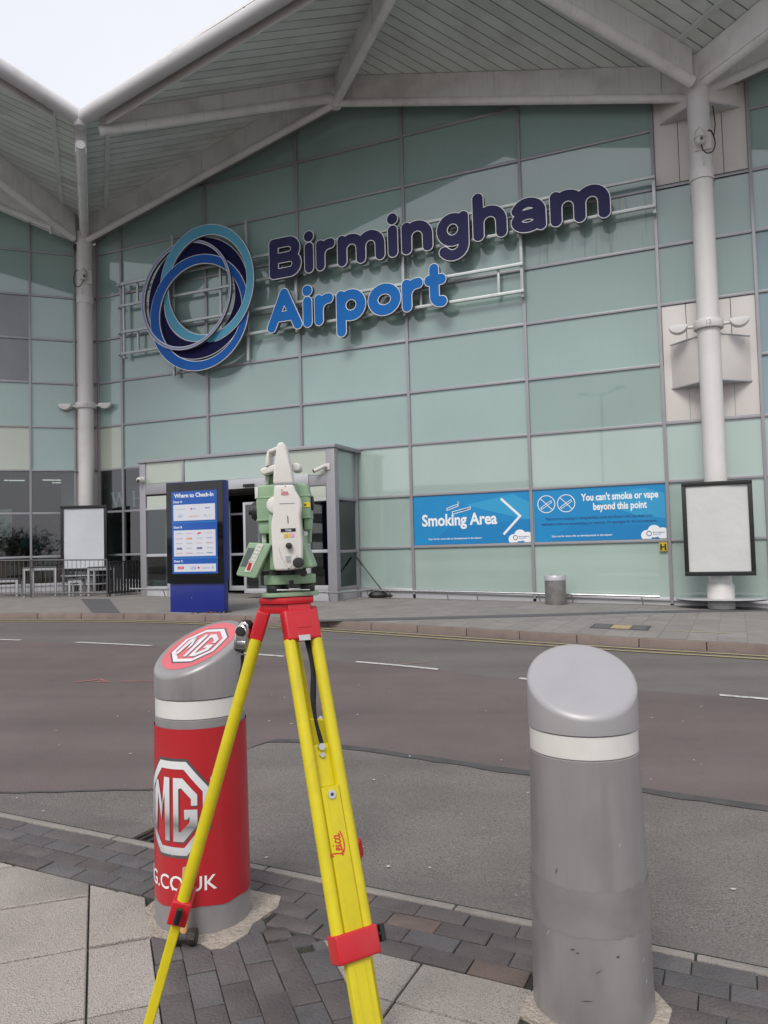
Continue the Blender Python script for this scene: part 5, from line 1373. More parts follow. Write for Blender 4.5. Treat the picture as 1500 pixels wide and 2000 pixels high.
def bollard(label, x, y, r0_, r1_, capbot, zc, tilt, tdir, red):
    z = pz(x, y)
    t = thing('bollard', label, 'bollard', T(x, y, z), 'security bollards')
    bt, bb = capbot-.004, capbot-.076
    mb = MB(); mb.lathe([(r1_, -.02), (r1_, .0), (r1_-(r1_-r0_)*.5, .45), (r0_-.002, bb-.004), (r0_-.008, bb), (r0_-.008, bt), (.05, bt)], n=56); mb.build('sleeve', 'sleeve', t)
    mb = MB(); mb.lathe([(r0_-.0075, bb), (r0_-.003, bb+.002), (r0_-.003, bt-.002), (r0_-.0075, bt)], n=56, cap=False); mb.build('reflective_band', 'reflective', t)
    cap = smooth_cap(r0_+.0005, capbot, zc, tilt, tdir).build('cap', 'cap_grey' if not red else 'sleeve', t)
    return t, cap
b2, cap2 = bollard('plain grey metal bollard with slanted top and white reflective band', .642, 2.585, .178, .193, .893, 1.047, .52, (.1, .995), False)
def on_b2(a, z, lift):
    r_ = (.193-.0075*min(1, z/.45)) if z < .45 else (.1855-.0075*min(1, (z-.45)/.36)); q = math.atan2(-2.585, -.642)+a
    return ((r_+lift)*math.cos(q), (r_+lift)*math.sin(q), z)
mb = MB(); n_ = 40; rs_ = random.Random(5); V = []
for j, zz in enumerate((.285, .36, .425)):
    for i in range(n_+1): V.append(on_b2(-1.7+3.4*i/n_, zz+(0 if j == 1 else rs_.uniform(-.004, .004)), .0012))
mb.add(V, [(j*(n_+1)+i, j*(n_+1)+i+1, (j+1)*(n_+1)+i+1, (j+1)*(n_+1)+i) for j in range(2) for i in range(n_)]); mb.build('stain_band', 'sleeve_stain', b2)
for (a_, z_, l_2, w_2, tilt_, m_) in ((-.55, .47, .028, .0016, 1.2, 'scuff_dark'), (-.30, .245, .018, .003, .25, 'scuff_dark'), (-.22, .238, .014, .0025, .3, 'scuff_dark'), (.42, .232, .014, .004, .1, 'scuff_dark'), (-.75, .27, .03, .0012, 1.0, 'scuff_light'), (.95, .20, .02, .0014, 1.2, 'scuff_light'), (1.0, .13, .024, .0016, .9, 'scuff_light'), (.1, .19, .03, .0012, .5, 'scuff_dark'), (-.1, .10, .04, .002, .15, 'scuff_dark'), (.55, .56, .02, .0012, 1.3, 'scuff_light')):
    mb = MB(); dx_, dz_ = math.cos(tilt_)*l_2/2/.19, math.sin(tilt_)*l_2/2; nx_, nz_ = -math.sin(tilt_)*w_2/.19, math.cos(tilt_)*w_2
    mb.add([on_b2(a_-dx_, z_-dz_, .002), on_b2(a_+nx_, z_+nz_, .002), on_b2(a_+dx_, z_+dz_, .002), on_b2(a_-nx_, z_-nz_, .002)], [(0, 1, 2, 3)]); mb.build('scuff', m_, b2)
BX, BY = -.777, 3.193; RB0, RB1 = .1815, .189
ta = R(54)
TD = (math.cos(ta), math.sin(ta)); TL = .52; ZC = 1.075
b1, cap1 = bollard('red wrapped bollard with silver octagon car badge and slanted pink top', BX, BY, RB0, RB1, .885, ZC, TL, TD, True)
# printed wrap
def rad_at(z): return RB1+(RB0-RB1)*max(0, min(1, z/.8))
def wrap_sheet(nm, z0, z1, m_, lift, a0=0, a1=2*math.pi, n=64, wav=0):
    V = []; 
    for j, zz in enumerate((z0, (z0+z1)/2, z1)):
        for i in range(n+1):
            a = a0+(a1-a0)*i/n; w_ = wav*math.sin(a*9)*(1 if j == 0 else 0)+ (wav*1.5 if (j == 0 and 0 < (i % 23) < 5) else 0); rr_ = rad_at(zz)+lift; V.append((rr_*math.cos(a), rr_*math.sin(a), zz+w_))
    mb = MB(); mb.add(V, [(j*(n+1)+i, j*(n+1)+i+1, (j+1)*(n+1)+i+1, (j+1)*(n+1)+i) for j in range(2) for i in range(n)]); return mb.build(nm, m_, b1)
wr = wrap_sheet('red_wrap', .10, .775, 'mg_red', .0025, wav=.0035)
# direction towards the viewer, then turned so the badge sits left of centre
va = math.atan2(-BY, -BX); ba = va-R(37)
def on_cyl(px, pz_, lift):       # px: arc length to the viewer's right
    rr_ = rad_at(pz_)+lift; a = ba+px/RB1; return (rr_*math.cos(a), rr_*math.sin(a), pz_)
def cyl_poly(poly, sx, sz, zc_, m_, lift, nm):
    # slice into narrow strips so it hugs the cylinder
    mb = MB(); xs_ = [p[0] for p in poly]; x0 = min(xs_); x1 = max(xs_); step = .14
    k = x0
    while k < x1-1e-6:
        c = clip(clip(poly, -1, 0, -k), 1, 0, min(k+step, x1)) if convex(poly) else None
        if c and len(c) >= 3: mb.add([on_cyl(p[0]*sx, zc_+p[1]*sz, lift) for p in c], [tuple(range(len(c)))])
        k += step
    if not convex(poly):
        tri = tri_fill(poly)
        for tr in tri: 
            q = [poly[i] for i in tr]; k = min(p[0] for p in q); xe = max(p[0] for p in q)
            while k < xe-1e-6:
                c = clip(clip(q, -1, 0, -k), 1, 0, min(k+step, xe))
                if len(c) >= 3: mb.add([on_cyl(p[0]*sx, zc_+p[1]*sz, lift) for p in c], [tuple(range(len(c)))])
                k += step
    return mb.build(nm, m_, wr)
def convex(poly):
    s_ = 0
    for i in range(len(poly)):
        a, b, c = poly[i], poly[(i+1) % len(poly)], poly[(i+2) % len(poly)]
        v = (b[0]-a[0])*(c[1]-b[1])-(b[1]-a[1])*(c[0]-b[0])
        if abs(v) < 1e-9: continue
        if s_ == 0: s_ = 1 if v > 0 else -1
        elif (v > 0) != (s_ > 0): return False
    return True
for poly, m_, lay in mg_parts(): cyl_poly(poly, .150, .185, .475, 'badge_silver' if m_ == 'chrome_print' else m_, .0034+.0007*lay, 'badge_piece')
# web address wrapped round the foot
me = text_mesh('MG.CO.UK', .078, .0003, bold=.0006, align='LEFT')
bmx = bmesh.new(); bmx.from_mesh(me); 
bmesh.ops.subdivide_edges(bmx, edges=[e for e in bmx.edges if e.calc_length() > .02], cuts=2, use_grid_fill=False)
for v in bmx.verts:
    lift = .0036+(.0006 if v.co.z > 0 else 0); v.co = Vector(on_cyl(v.co.x-.205, .165+v.co.y, lift))
bmx.to_mesh(me); bmx.free(); link('web_address', me, 'print_white', wr)
# badge disc on the slanted top
def on_cap(px, py, lift):
    # px along the level direction to the right seen from the front, py up the slope
    X2 = Vector((TD[1], -TD[0], 0)); Y2 = Vector((TD[0], TD[1], 0)); p = X2*px+Y2*py; return (p.x, p.y, ZC+TL*(p.x*TD[0]+p.y*TD[1])+lift)
mb = MB(); mb.add([on_cap(.150*math.cos(k*math.pi/24), .150*math.sin(k*math.pi/24), .0012) for k in range(48)], [tuple(range(48))]); disc = mb.build('pink_disc', 'mg_pink', cap1)
rot = R(8)
for poly, m_, lay in mg_parts():
    mb = MB(); P2 = [(.112*(p[0]*math.cos(rot)-p[1]*math.sin(rot)), .108*(p[0]*math.sin(rot)+p[1]*math.cos(rot))) for p in poly]
    for tr in (tri_fill(P2) if not convex(P2) else [tuple(range(len(P2)))]): mb.add([on_cap(*P2[i], .002+.0008*lay) for i in tr], [tuple(range(len(tr)))])
    mb.build('badge_piece', m_, b1)
# scuffs
for (px_, pz_, s_) in ((.30, .30, .012), (.285, .17, .010), (.27, .20, .007)):
    cyl_poly([(-.6, -.2), (.1, -.9), (.7, .3), (0, 1.)], s_*.5/.7, s_, pz_, 'print_white', .0032, 'scuff').location = (0, 0, 0)

# ================================================================== TRIPOD
TX, TY, HT = -.246, 1.93, 1.385                      # head centre
tri = thing('survey_tripod', 'yellow surveying tripod with red head and clamps standing on the pavement', 'tripod', T(TX, TY, 0))
def prism_z(mb, poly, z0, z1): return mb.hexa([(x, y, z0) for x, y in poly], [(x, y, z1) for x, y in poly])
tripoly = []
feet = {'left': Vector((-.455, -.05, 0)), 'front': Vector((.278, -.45, 0)), 'back': Vector((.185, .47, 0))}
hexp = []
for nm in ('left', 'front', 'back'):
    v = feet[nm].normalized(); s_ = Vector((-v.y, v.x, 0)); hexp += [v*.070-s_*.036, v*.070+s_*.036]
hexp.sort(key=lambda p: math.atan2(p.y, p.x))
mb = MB(); prism_z(mb, [(p.x, p.y) for p in hexp], HT-.016, HT-.001); mb.build('head_plate', 'tripod_red', tri, bevel=.004)
mb = MB(); prism_z(mb, [(p.x*.86, p.y*.86) for p in hexp], HT-.040, HT-.0165); mb.build('head_body', 'tripod_red', tri, bevel=.004)
mb = MB(); mb.tube([(0, 0, HT-.09), (0, 0, HT-.041)], .016, 12); mb.build('centre_screw', 'black_plastic', tri)
def leg(nm, ext=1.):
    f = feet[nm]; v = f.normalized(); s_ = Vector((-v.y, v.x, 0))
    gzv = pz(TX+f.x, TY+f.y)
    a = v*.062+Vector((0, 0, HT-.045)); b = Vector((f.x, f.y, gzv)); ax = (b-a).normalized(); nrm = ax.cross(s_).normalized()
    L_ = (b-a).length
    P = lambda t_, w_, o_: a+ax*t_+s_*w_+nrm*o_
    def bar(name, t0, t1, w0, w1, o0, o1, m_, bevel=.004, w0b=None, w1b=None):
        w0b = w0 if w0b is None else w0b; w1b = w1 if w1b is None else w1b
        mb = MB(); mb.hexa([P(t0, w0, o0), P(t0, w1, o0), P(t0, w1, o1), P(t0, w0, o1)], [P(t1, w0b, o0), P(t1, w1b, o0), P(t1, w1b, o1), P(t1, w0b, o1)]); return mb.build(name, m_, tri, bevel=bevel, seg=3)
    br = bar('leg_bracket', -.012, .062, -.044, .044, -.016, .016, 'tripod_red', .006)
    bar('hinge', -.035, -.008, -.030, .030, -.013, .013, 'tripod_red', .004)
    bar('bracket_boss', .006, .034, -.018, .020, .0155, .0172, 'tripod_red', .0015)
    o = bar('leg_plate', .052, .066, -.018, .012, .0165, .018, 'steel', .001)
    J = .40; K = .722
    for sg in (-1, 1):
        mb = MB(); w_ = .0345*sg
        pts = [P(t_, w_, 0) for t_ in (.058, .3, K)]
        mb.tube(pts, .0145, 16, squash=(1.0, 1.0)); mb.build('rail', 'yellow', tri)
    bar('inner_leg', J-.095, J, -.0225, .0225, -.013, -.005, 'yellow', .002)
    bar('leg_cover', J, K-.02, -.0215, .0215, -.012, .0135, 'yellow', .002)
    for off in (-.011, .011): bar('cover_groove', J+.002, K-.03, off-.0007, off+.0007, .0132, .0138, 'ink_orange' if False else 'yellow', 0)
    # clip and bolt
    q = P(J-.085, 0, .008); mb = MB(); mb.tube([P(J-.088, 0, -.006), P(J-.088, 0, .006)], .008, 10); mb.tube([P(J-.070, 0, -.006), P(J-.070, 0, .002)], .006, 8); mb.build('clip', 'steel', tri)
    mb = MB(); mb.tube([P(J+.018, 0, .012), P(J+.018, 0, .0165)], .0095, 14); o = mb.build('bolt', 'steel', tri); mb = MB(); mb.tube([P(J+.018, 0, .0164), P(J+.018, 0, .0172)], .004, 6); mb.build('socket', 'black_plastic', o)
    bar('clamp', K-.028, K+.028, -.051, .051, -.0225, .0225, 'tripod_red', .005)
    mb = MB(); mb.tube([P(K-.005, .052, .0), P(K-.005, .066, .0)], .006, 8); mb.tube([P(K-.022, .070, .0), P(K+.012, .070, .0)], .008, 10); mb.build('clamp_screw', 'black_plastic', tri)
    bar('lower_leg', K+.02, L_-.06, -.028, .028, -.011, .011, 'yellow', .003, -.024, .024)
    for off in (-.013, .013): bar('leg_edge', K+.036, L_-.08, off-.0012, off+.0012, .0109, .0122, 'yellow', 0)
    mb = MB(); mb.tube([P(L_-.10, 0, 0), P(L_, 0, 0)], [.016, .003], 10); mb.build('spike', 'steel', tri)
    bar('foot_step', L_-.09, L_-.075, -.018, .018, -.05, .01, 'tripod_red', .002)
    return P, K, J
Pf, K_, J_ = leg('front'); Pl, _, _ = leg('left'); Pb, Kb, _ = leg('back')
# script mark on the front leg
LEI = [[(.02, .52), (.07, .62), (.11, .58), (.09, .40), (.06, .20), (.02, .12), (.0, .17), (.06, .18), (.14, .12), (.2, .17)],
       [(.19, .24), (.26, .28), (.27, .36), (.22, .37), (.19, .28), (.2, .18), (.25, .15), (.31, .22)], [(.34, .36), (.32, .22), (.33, .16), (.39, .20)], [(.36, .46), (.365, .47)],
       [(.53, .34), (.48, .37), (.43, .30), (.42, .2), (.46, .15), (.53, .20)], [(.67, .35), (.61, .37), (.56, .30), (.55, .2), (.59, .15), (.65, .22), (.67, .35), (.65, .18), (.68, .15), (.72, .2)],
       [(.08, .10), (.25, .04), (.45, .03), (.62, .06), (.78, .12)]]
def script_mark(fn, scale, w_, m_, parent, nm='script_mark'):
    mb = MB(); k_ = 0
    for st in LEI:
        for (ax, ay), (bx, by) in zip(st, st[1:]):
            L_ = math.hypot(bx-ax, by-ay)+1e-9; nx_, ny_ = -(by-ay)/L_*w_/2, (bx-ax)/L_*w_/2; ex_, ey_ = (bx-ax)/L_*w_*.35, (by-ay)/L_*w_*.35
            q = [(ax-ex_+nx_, ay-ey_+ny_), (bx+ex_+nx_, by+ey_+ny_), (bx+ex_-nx_, by+ey_-ny_), (ax-ex_-nx_, ay-ey_-ny_)]
            mb.add([fn(a_*scale, b_3*scale, .00005*(k_ % 9)) for a_, b_3 in q], [(0, 1, 2, 3)]); k_ += 1
    return mb.build(nm, m_, parent)
script_mark(lambda a_, b_3, l_: Pf(.545-a_, (.006)-b_3+.006, .0140+l_), .062, .045, 'leica_red', tri)
# carry strap hanging inside the front leg
mb = MB(); n_ = 16; V = []
for k in range(n_+1):
    f = k/n_; c = Pf(.05+.265*f, .014-.004*f+.006*math.sin(f*7), -.004-.016*f); wd = .0085*(1-.55*f)+.001*math.sin(f*15); sv = Vector((1, .25, 0)).normalized()*wd
    V += [c-sv, c+sv]
mb.add(V, [(2*k, 2*k+1, 2*k+3, 2*k+2) for k in range(n_)]); o = mb.build('strap', 'strap', tri, sharp=80)
md = o.modifiers.new('thick', 'SOLIDIFY'); md.thickness = .002
# red tag peeping from behind the front leg, strap along the back leg
mb = MB(); mb.box(-.009, .006, -.004, .004, -.016, .016); q = Pf(.553, .046, -.02); mb.build('strap_tab', 'tripod_red', tri, T(q.x, q.y, q.z) @ RY(-12), bevel=.003)
mb = MB(); mb.tube([Pf(.60, .047, -.028), Pf(.64, .0475, -.03), Pf(.72, .046, -.03)], .0028, 6); mb.build('strap_edge', 'strap', tri)
q = Pf(.785, .020, -.03); mb = MB(); mb.lathe([(.024, 0), (.024, .006)], n=20, axis='y'); mb.build('scale_disc', 'mg_pink', tri, T(q.x, q.y, q.z)); mb = MB(); mb.box(-.010, .012, .002, .010, -.10, .0); mb.build('strap_tab', 'tripod_red', tri, T(q.x, q.y, q.z) @ RY(-6), bevel=.003)
# maker's label on bracket
# ---------------- chrome tool hanging at the left leg
KPX = 1.93/1500.
def ipt(x, y, dep=0.): return Vector((TX+(x-560)*KPX, TY+dep, HT+(1162-y)*KPX))
c = ipt(475, 1238, -.02)
tm = thing('pocket_tape', 'chrome cased tape measure with black button hanging from the tripod', 'tape measure', T(c.x, c.y, c.z) @ RY(6) @ RZ(-14))
prof = [(-.017, -.036), (-.019, -.028), (-.0185, .010), (-.013, .030), (-.004, .041), (.008, .041), (.016, .034), (.019, .020), (.0185, -.026), (.014, -.036)]
mb = MB(); mb.prism(prof, (0, -.014, 0), (1, 0, 0), (0, 0, 1), (0, .030, 0)); mb.build('case', 'chrome', tm, bevel=.005, seg=3)
mb = MB(); mb.prism([(-.0175, .016), (-.012, .032), (-.003, .0425), (.009, .0425), (.0175, .035), (.0195, .022), (.012, .034), (.0, .036), (-.010, .026)], (0, -.013, 0), (1, 0, 0), (0, 0, 1), (0, .028, 0)); mb.build('top_grip', 'rubber', tm, bevel=.002)
mb = MB(); mb.lathe([(.0125, .0), (.0125, .006), (.0105, .009), (.002, .0095)], (-.002, -.013, .016), 22, axis='y'); mb.build('button', 'rubber', tm)
mb = MB(); mb.lathe([(.0145, 0), (.0145, .003), (.0125, .004)], (-.002, -.013, .016), 22, axis='y', cap=False); mb.build('button_ring', 'chrome', tm)
mb = MB(); mb.box(-.010, .012, -.0165, -.0135, -.022, -.008); mb.build('maker_plate', 'steel', tm, bevel=.002)
mb = MB(); mb.box(-.012, .010, -.016, -.010, -.034, -.027); mb.build('tape_mouth', 'black_plastic', tm); mb = MB(); mb.box(-.008, .008, -.018, -.008, -.041, -.0365); mb.build('hook', 'steel', tm)
mb = MB(); mb.tube([(.0, 0, -.036), (.002, .003, -.07), (-.004, .004, -.12), (-.012, .006, -.17)], .0042, 8); mb.build('lanyard', 'strap', tm)
mb = MB(); mb.box(.017, .034, -.004, .004, .0, .008); mb.build('belt_clip', 'tripod_red', tm, bevel=.002)

# ================================================================== TOTAL STATION
ts = thing('total_station', 'cream and green surveying instrument with keypad and handle mounted on the tripod', 'surveying instrument', T(TX, TY, HT))
k_ = KPX
def I(x, y): return ((x-560)*k_, (1162-y)*k_)
def CI(x, y): return I(440+x*.17505, 850+y*.17505)      # from the close-up grid
def plate(nm, poly, y0, y1, m_, parent=ts, bevel=.002, seg=2, conv=CI):
    mb = MB(); mb.prism([conv(*p) for p in poly], (0, y1, 0), (1, 0, 0), (0, 0, 1), (0, y0-y1, 0)); return mb.build(nm, m_, parent, bevel=bevel, seg=seg)
# tribrach
def rtri(r, n=10, rc=.03, ang0=0):
    out = []
    for k in range(3):
        a = R(ang0+120*k); cx_, cy_ = (r-rc)*math.cos(a), (r-rc)*math.sin(a)
        for j in range(n+1):
            b = a-R(60)+R(120)*j/n; out.append((cx_+rc*math.cos(b), cy_+rc*math.sin(b)))
    return out
tp = rtri(.078, rc=.034, ang0=-90-35); off = (.000, 0)
mb = MB(); prism_z(mb, tp, .001, .011); tb = mb.build('tribrach_plate', 'ts_green', ts, bevel=.002)
mb = MB(); prism_z(mb, rtri(.071, rc=.03, ang0=-125), .031, .054); mb.build('tribrach_body', 'ts_green', ts, bevel=.003)
for kq in range(3):
    a = R(-125+120*kq); x, y = .050*math.cos(a), .050*math.sin(a)
    mb = MB(); mb.lathe([(.008, .011), (.017, .012), (.0185, .015), (.0185, .027), (.016, .031), (.008, .031)], (x, y, 0), 20); mb.build('levelling_screw', 'rubber', ts)
mb = MB(); mb.tube([(-.02, -.055, .018), (.06, -.045, .016)], .0022, 8); mb.build('spring_rod', 'steel', ts)
mb = MB(); mb.lathe([(.006, 0), (.006, .004)], (.017, -.058, .036), 12, axis='y'); mb.build('lock_screw', 'black_plastic', ts)
mb = MB(); mb.lathe([(.045, .054), (.045, .064)], n=28); mb.build('neck', 'black_plastic', ts)
mb = MB(); mb.lathe([(.006, 0), (.0085, .004), (.0085, .018)], CI(895, 1525)[:1]+(-.055, CI(895, 1525)[1]), 14, axis='y'); mb.build('clamp_knob', 'black_plastic', ts)
# alidade base skirt
plate('alidade_base', [(445, 1495), (1000, 1470), (995, 1440), (905, 1200), (880, 1000), (560, 930), (545, 1200), (480, 1380)], -.066, .060, 'ts_green', bevel=.006, seg=3)
# far standard and body blocks
plate('far_standard', [(560, 1300), (545, 900), (600, 560), (820, 560), (940, 900), (930, 1200)], .045, .085, 'ts_green', bevel=.006)
plate('side_core', [(545, 1480), (540, 905), (565, 880), (610, 560), (830, 560), (880, 900), (900, 1200), (890, 1480)], -.085, -.04, 'ts_green', bevel=.004)
# telescope block
plate('telescope', [(372, 590), (412, 552), (600, 545), (935, 545), (968, 690), (972, 930), (560, 945), (385, 955), (376, 700)], -.038, .043, 'ts_green', bevel=.007, seg=3)
plate('telescope_rim', [(366, 682), (980, 668), (980, 690), (366, 706)], -.0395, .0445, 'ts_green', bevel=.002)
plate('telescope_rim', [(378, 930), (976, 912), (976, 928), (380, 950)], -.0395, .0445, 'ts_green', bevel=.002)
plate('telescope_base', [(390, 950), (540, 945), (540, 1088), (405, 1088)], -.032, .038, 'ts_green', bevel=.005); plate('telescope_base', [(893, 925), (970, 920), (962, 1055), (895, 1062)], -.032, .038, 'ts_green', bevel=.005)
plate('scale_strip', [(368, 580), (408, 570), (404, 690), (370, 700)], -.0402, -.0385, 'ts_cream', bevel=.0005)
plate('upright', [(417, 1085), (466, 1085), (468, 1190), (420, 1190)], -.018, .01, 'ts_pale', bevel=.003); plate('recess', [(466, 1080), (545, 1080), (545, 1210), (468, 1210)], .0, .03, 'black_plastic', bevel=.001)
cx_, cz_ = CI(380, 832)
for (r_, x0, x1, m_, nm) in ((.0235, -.013, .001, 'rubber', 'objective_ring'), (.0205, -.0165, -.012, 'black_plastic', 'objective_rim'), (.009, -.024, -.016, 'rubber', 'eyepiece')):
    mb = MB(); mb.lathe([(r_*.9, x0), (r_, x0+.002), (r_, x1-.001), (r_*.95, x1)], (cx_+.0, -.004, cz_), 26, axis='x'); mb.build(nm, m_, ts)
cx2, cz2 = CI(975, 760); mb = MB(); mb.lathe([(.018, 0), (.018, .005)], (cx2-.001, 0, cz2), 22, axis='x'); mb.build('objective_ring', 'rubber', ts)
# cream side cover, near side
cover = [(620, 577), (820, 577), (838, 640), (868, 690), (892, 740), (901, 800), (893, 870), (884, 920), (893, 1060), (903, 1200), (900, 1330), (884, 1470), (760, 1487), (608, 1488), (590, 1400), (580, 1200), (577, 1000), (585, 930), (605, 905), (625, 900), (640, 600)]
plate('side_cover', [(620, 577), (820, 577), (838, 640), (868, 690), (892, 740), (901, 800), (893, 870), (884, 920), (893, 1060), (903, 1200), (900, 1330), (884, 1470), (760, 1487), (608, 1488), (590, 1400), (580, 1200), (577, 1000), (590, 930), (605, 860), (610, 700)], -.100, -.070, 'ts_cream', bevel=.006, seg=3)
mb = MB(); x, z = CI(620, 792); mb.lathe([(.0215, .062), (.0215, .088), (.019, .094), (.012, .096)], (x-.0, 0, z), 30, axis='y'); mb.build('bearing_cover', 'ts_cream', ts)
mb = MB(); x, z = CI(620, 792); mb.lathe([(.024, .05), (.024, .064)], (x-.001, 0, z), 30, axis='y'); mb.build('bearing_ring', 'ts_green', ts)
# handle
plate('handle_blade', [(690, 122), (712, 122), (735, 135), (748, 165), (775, 290), (800, 420), (822, 570), (606, 570), (612, 450), (640, 250), (652, 160), (668, 130)], -.098, -.050, 'ts_cream', bevel=.007, seg=3)
plate('handle_bar', [(525, 195), (545, 178), (690, 120), (700, 150), (655, 175), (548, 212)], -.060, .02, 'ts_cream', bevel=.003); plate('handle_post', [(524, 190), (548, 185), (540, 350), (500, 362), (508, 280)], -.06, .02, 'ts_cream', bevel=.003)
plate('handle_grip', [(440, 392), (470, 372), (560, 350), (650, 318), (650, 400), (610, 412), (560, 425), (480, 452), (448, 432)], -.056, .03, 'ts_cream', bevel=.006, seg=3)
plate('handle_knuckle', [(780, 322), (845, 320), (870, 345), (872, 385), (850, 408), (785, 412)], -.04, .02, 'ts_cream', bevel=.005, seg=3)
plate('handle_foot', [(475, 455), (520, 440), (515, 545), (472, 550)], -.03, .02, 'ts_pale', bevel=.003); plate('handle_foot', [(518, 455), (600, 430), (600, 548), (516, 548)], -.02, .03, 'ts_green', bevel=.003)
plate('release_button', [(597, 510), (612, 510), (612, 545), (597, 545)], -.07, -.03, 'black_plastic', bevel=.001)
YF = -.1005
def dab(nm, poly, m_, y=YF, th=.0008): return plate(nm, poly, y-th, y, m_, bevel=0)
dab('seam', [(620, 568), (822, 568), (822, 577), (620, 577)], 'ink_grey', -.0985, .001); dab('seam', [(672, 775), (832, 775), (832, 780), (672, 780)], 'ink_grey')
dab('index_mark', [(754, 912), (761, 912), (764, 990), (756, 990)], 'black_plastic'); dab('name_plate', [(681, 1046), (838, 1044), (838, 1078), (681, 1081)], 'black_plastic')
x, z = CI(760, 1075); text(ts, 'TM30', x, z, .0062, 'ink_white', YF-.0012, align='CENTER', extrude=.0002, bold=.0001)
dab('sticker', [(712, 1095), (768, 1095), (768, 1140), (712, 1140)], 'sticker_yellow'); dab('sticker', [(778, 1098), (820, 1098), (820, 1136), (778, 1136)], 'ink_pink')
dab('sticker', [(722, 1118), (745, 1100), (758, 1125), (735, 1130)], 'ink_grey', YF-.001, .0004)
plate('laser_sticker', [(902, 757), (970, 752), (972, 808), (904, 812)], -.0400, -.0390, 'sticker_yellow', bevel=0); plate('laser_sticker', [(908, 770), (935, 782), (908, 802)], -.0406, -.0401, 'black_plastic', bevel=0)
plate('round_sticker', [(897, 1072), (930, 1075), (938, 1100), (930, 1122), (897, 1125)], -.036, -.033, 'print_white', bevel=0)
x, z = CI(693, 688); script_mark(lambda a_, b_3, l_: (x+a_, YF-.001-l_, z-.001+b_3), .0235, .05, 'mg_pink', ts)
for i in range(6): dab('vent', [(722+2*i, 1337+13*i), (784, 1337+13*i), (784, 1341+13*i), (722+2*i, 1341+13*i)], 'ink_grey')
# seam of the lower panel
pts = [(655, 1245), (680, 1340), (715, 1410), (757, 1470), (800, 1430), (850, 1330)]
for p, q in zip(pts, pts[1:]): dab('seam', [(p[0]-2, p[1]), (p[0]+2, p[1]), (q[0]+2, q[1]), (q[0]-2, q[1])], 'ink_grey')
for (px_, py_, r_, d_) in ((767, 1228, .0072, .014), (866, 1408, .0122, .026)):
    x, z = CI(px_, py_); mb = MB(); mb.lathe([(r_*.8, .098), (r_, .100), (r_, .098+d_), (r_*.88, .1+d_), (.001, .1+d_+.001)], (x, 0, z), 26, axis='y'); mb.build('drive_knob', 'rubber', ts)
for (px_, py_, r_) in ((738, 596, .0012), (757, 1472, .0018)):
    x, z = CI(px_, py_); mb = MB(); mb.lathe([(r_, .100), (r_, .1015)], (x, 0, z), 10, axis='y'); mb.build('screw', 'black_plastic', ts)
# keypad panel
kp = plate('keypad_panel', [(342, 1183), (560, 1200), (575, 1215), (410, 1552), (390, 1562), (212, 1530), (200, 1512)], -.100, -.068, 'ts_green', bevel=.005, seg=3)
plate('keypad_edge', [(548, 1200), (578, 1216), (412, 1558), (385, 1560)], -.098, -.060, 'ts_green', bevel=.003)
dab('screen', [(333, 1238), (402, 1243), (312, 1438), (247, 1428)], 'lcd', -.1005)
dab('key_field', [(432, 1200), (500, 1206), (352, 1495), (285, 1490)], 'ts_cream', -.1005)
for r_ in range(5):
    for c_ in range(2):
        f = r_/6.2; x0 = 440+c_*30-145*f*1.05; y0 = 1215+6*c_+290*f*.78
        dab('key', [(x0, y0), (x0+20, y0+2), (x0+12, y0+20), (x0-8, y0+18)], 'ts_pale', -.1015)
dab('red_key', [(340, 1392), (372, 1400), (345, 1480), (312, 1470)], 'tripod_red', -.1016)
# mallet behind the left leg
mx, my = -.790, 2.935
from mathutils import Euler
mz = pz(mx, my)
ml = thing('lump_hammer', 'short hammer standing head down against the red bollard with its wooden handle up', 'hammer', T(mx, my, mz))
mb = MB(); mb.lathe([(.022, 0), (.030, .004), (.031, .028), (.024, .034), (.024, .060), (.031, .066), (.031, .092), (.026, .096)], (0, 0, 0), 8, axis='x'); o = mb.build('head', 'dark_iron', ml, T(-.045, 0, .032), bevel=.003)
mb = MB(); mb.tube([(0, 0, .045), (.004, .01, .14), (.008, .02, .275)], [.014, .0155, .013], 12, squash=(1, 1.25)); mb.build('handle', 'wood', ml)
# ================================================================== SURROUNDINGS BEHIND THE VIEWER (seen only as reflections)
def block_building(label, x, y, w, d, floors, ang):
    t = thing('car_park_building', label, 'building', T(x, y, gz(cl(x, -30, 30), cl(y, -30, 40))-.06) @ RZ(ang))
    for f in range(floors+1):
        mb = MB(); mb.box(-w/2, w/2, -d/2, d/2, f*3.0+2.6, f*3.0+2.95); mb.build('floor_slab', 'concrete', t)
        mb = MB(); mb.box(-w/2, w/2, d/2-.2, d/2, f*3.0+2.96, f*3.0+3.9); mb.build('parapet', 'concrete', t)
    n_ = int(w/7)
    for k in range(n_+1):
        xx = -w/2+.3+k*(w-.6)/n_
        mb = MB(); mb.box(xx-.25, xx+.25, d/2-.6, d/2-.22, 0, floors*3+2.6); mb.build('pillar', 'concrete', t)
    mb = MB(); mb.box(-w/2+.2, w/2-.2, -.2, .2, 0, floors*3+2.6); mb.build('core_wall', 'interior_dark', t)
block_building('concrete multi-storey car park behind the viewer, mirrored in the glazing', -60, -66, 60, 16, 2, -35)
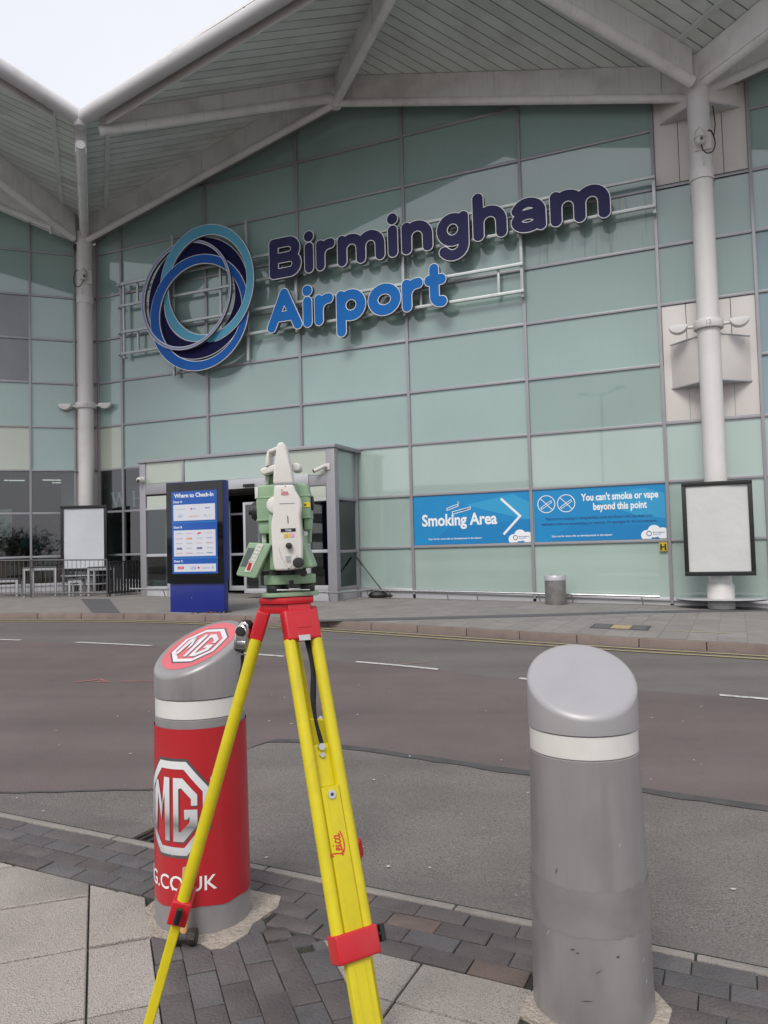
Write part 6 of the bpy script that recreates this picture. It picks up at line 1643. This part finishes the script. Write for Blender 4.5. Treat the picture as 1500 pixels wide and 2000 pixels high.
def tree(label, x, y, h, r, seed):
    rs = random.Random(seed); z = gz(cl(x, -30, 30), cl(y, -30, 40))-.06
    t = thing('tree', label, 'tree', T(x, y, z), 'trees behind the viewer')
    mb = MB(); mb.tube([(0, 0, 0), (.1, .05, h*.35), (.05, .1, h*.7)], [.28, .2, .08], 9)
    for k in range(6):
        a = rs.uniform(0, 6.28); mb.tube([(.08, .05, h*(.3+.06*k)), (math.cos(a)*r*.6, math.sin(a)*r*.6, h*(.5+.06*k))], [.09, .03], 6)
    mb.build('trunk', 'bark', t)
    mb = MB()
    for _ in range(2600):
        a = rs.uniform(0, 6.28); u = rs.uniform(-1, 1); q = rs.random()**.4*(.8+.3*math.sin(3*a)+.2*rs.random()); c = Vector((math.cos(a)*math.sqrt(1-u*u)*r*q, math.sin(a)*math.sqrt(1-u*u)*r*q, h*.62+u*h*.36*q))
        s_ = rs.uniform(.08, .18); n1 = Vector((rs.gauss(0, 1), rs.gauss(0, 1), rs.gauss(0, 1))).normalized(); n2 = n1.orthogonal().normalized()*s_; n3 = n1.cross(n2)
        mb.add([c-n2, c+n3*.6, c+n2, c-n3*.6], [(0, 1, 2, 3)])
    mb.build('crown', 'leaf_dark', t, sharp=180)
for i, (x, y, h, r_) in enumerate([(3, -36, 6.0, 3.4), (8.5, -40, 5.4, 3), (14, -36, 6.0, 3), (20, -38, 7.5, 3.6), (-3, -39, 6.2, 2.6), (27, -34, 7, 4)]):
    tree(('broad', 'low', 'round', 'tall', 'small', 'wide')[i]+' dark tree behind the viewer, seen only mirrored in the cafe glass', x, y, h, r_, i)
t = thing('lamp_post', 'tall twin-arm street lamp behind the viewer, mirrored in the glazing', 'street lamp', T(-10.7, -9.5, gz(-10.7, -9.5)-.06))
mb = MB(); mb.tube([(0, 0, 0), (0, 0, 10.5)], [.1, .06], 10); mb.build('pole', 'alu_light', t)
for s_ in (-1, 1):
    mb = MB(); mb.tube([(0, 0, 10.5), (s_*1.3, 0, 10.75)], .045, 8); mb.build('arm', 'alu_light', t); mb = MB(); mb.box(s_*1.3-.3, s_*1.3+.3, -.12, .12, 10.7, 10.82); mb.build('lamp_head', 'alu_light', t, bevel=.02)
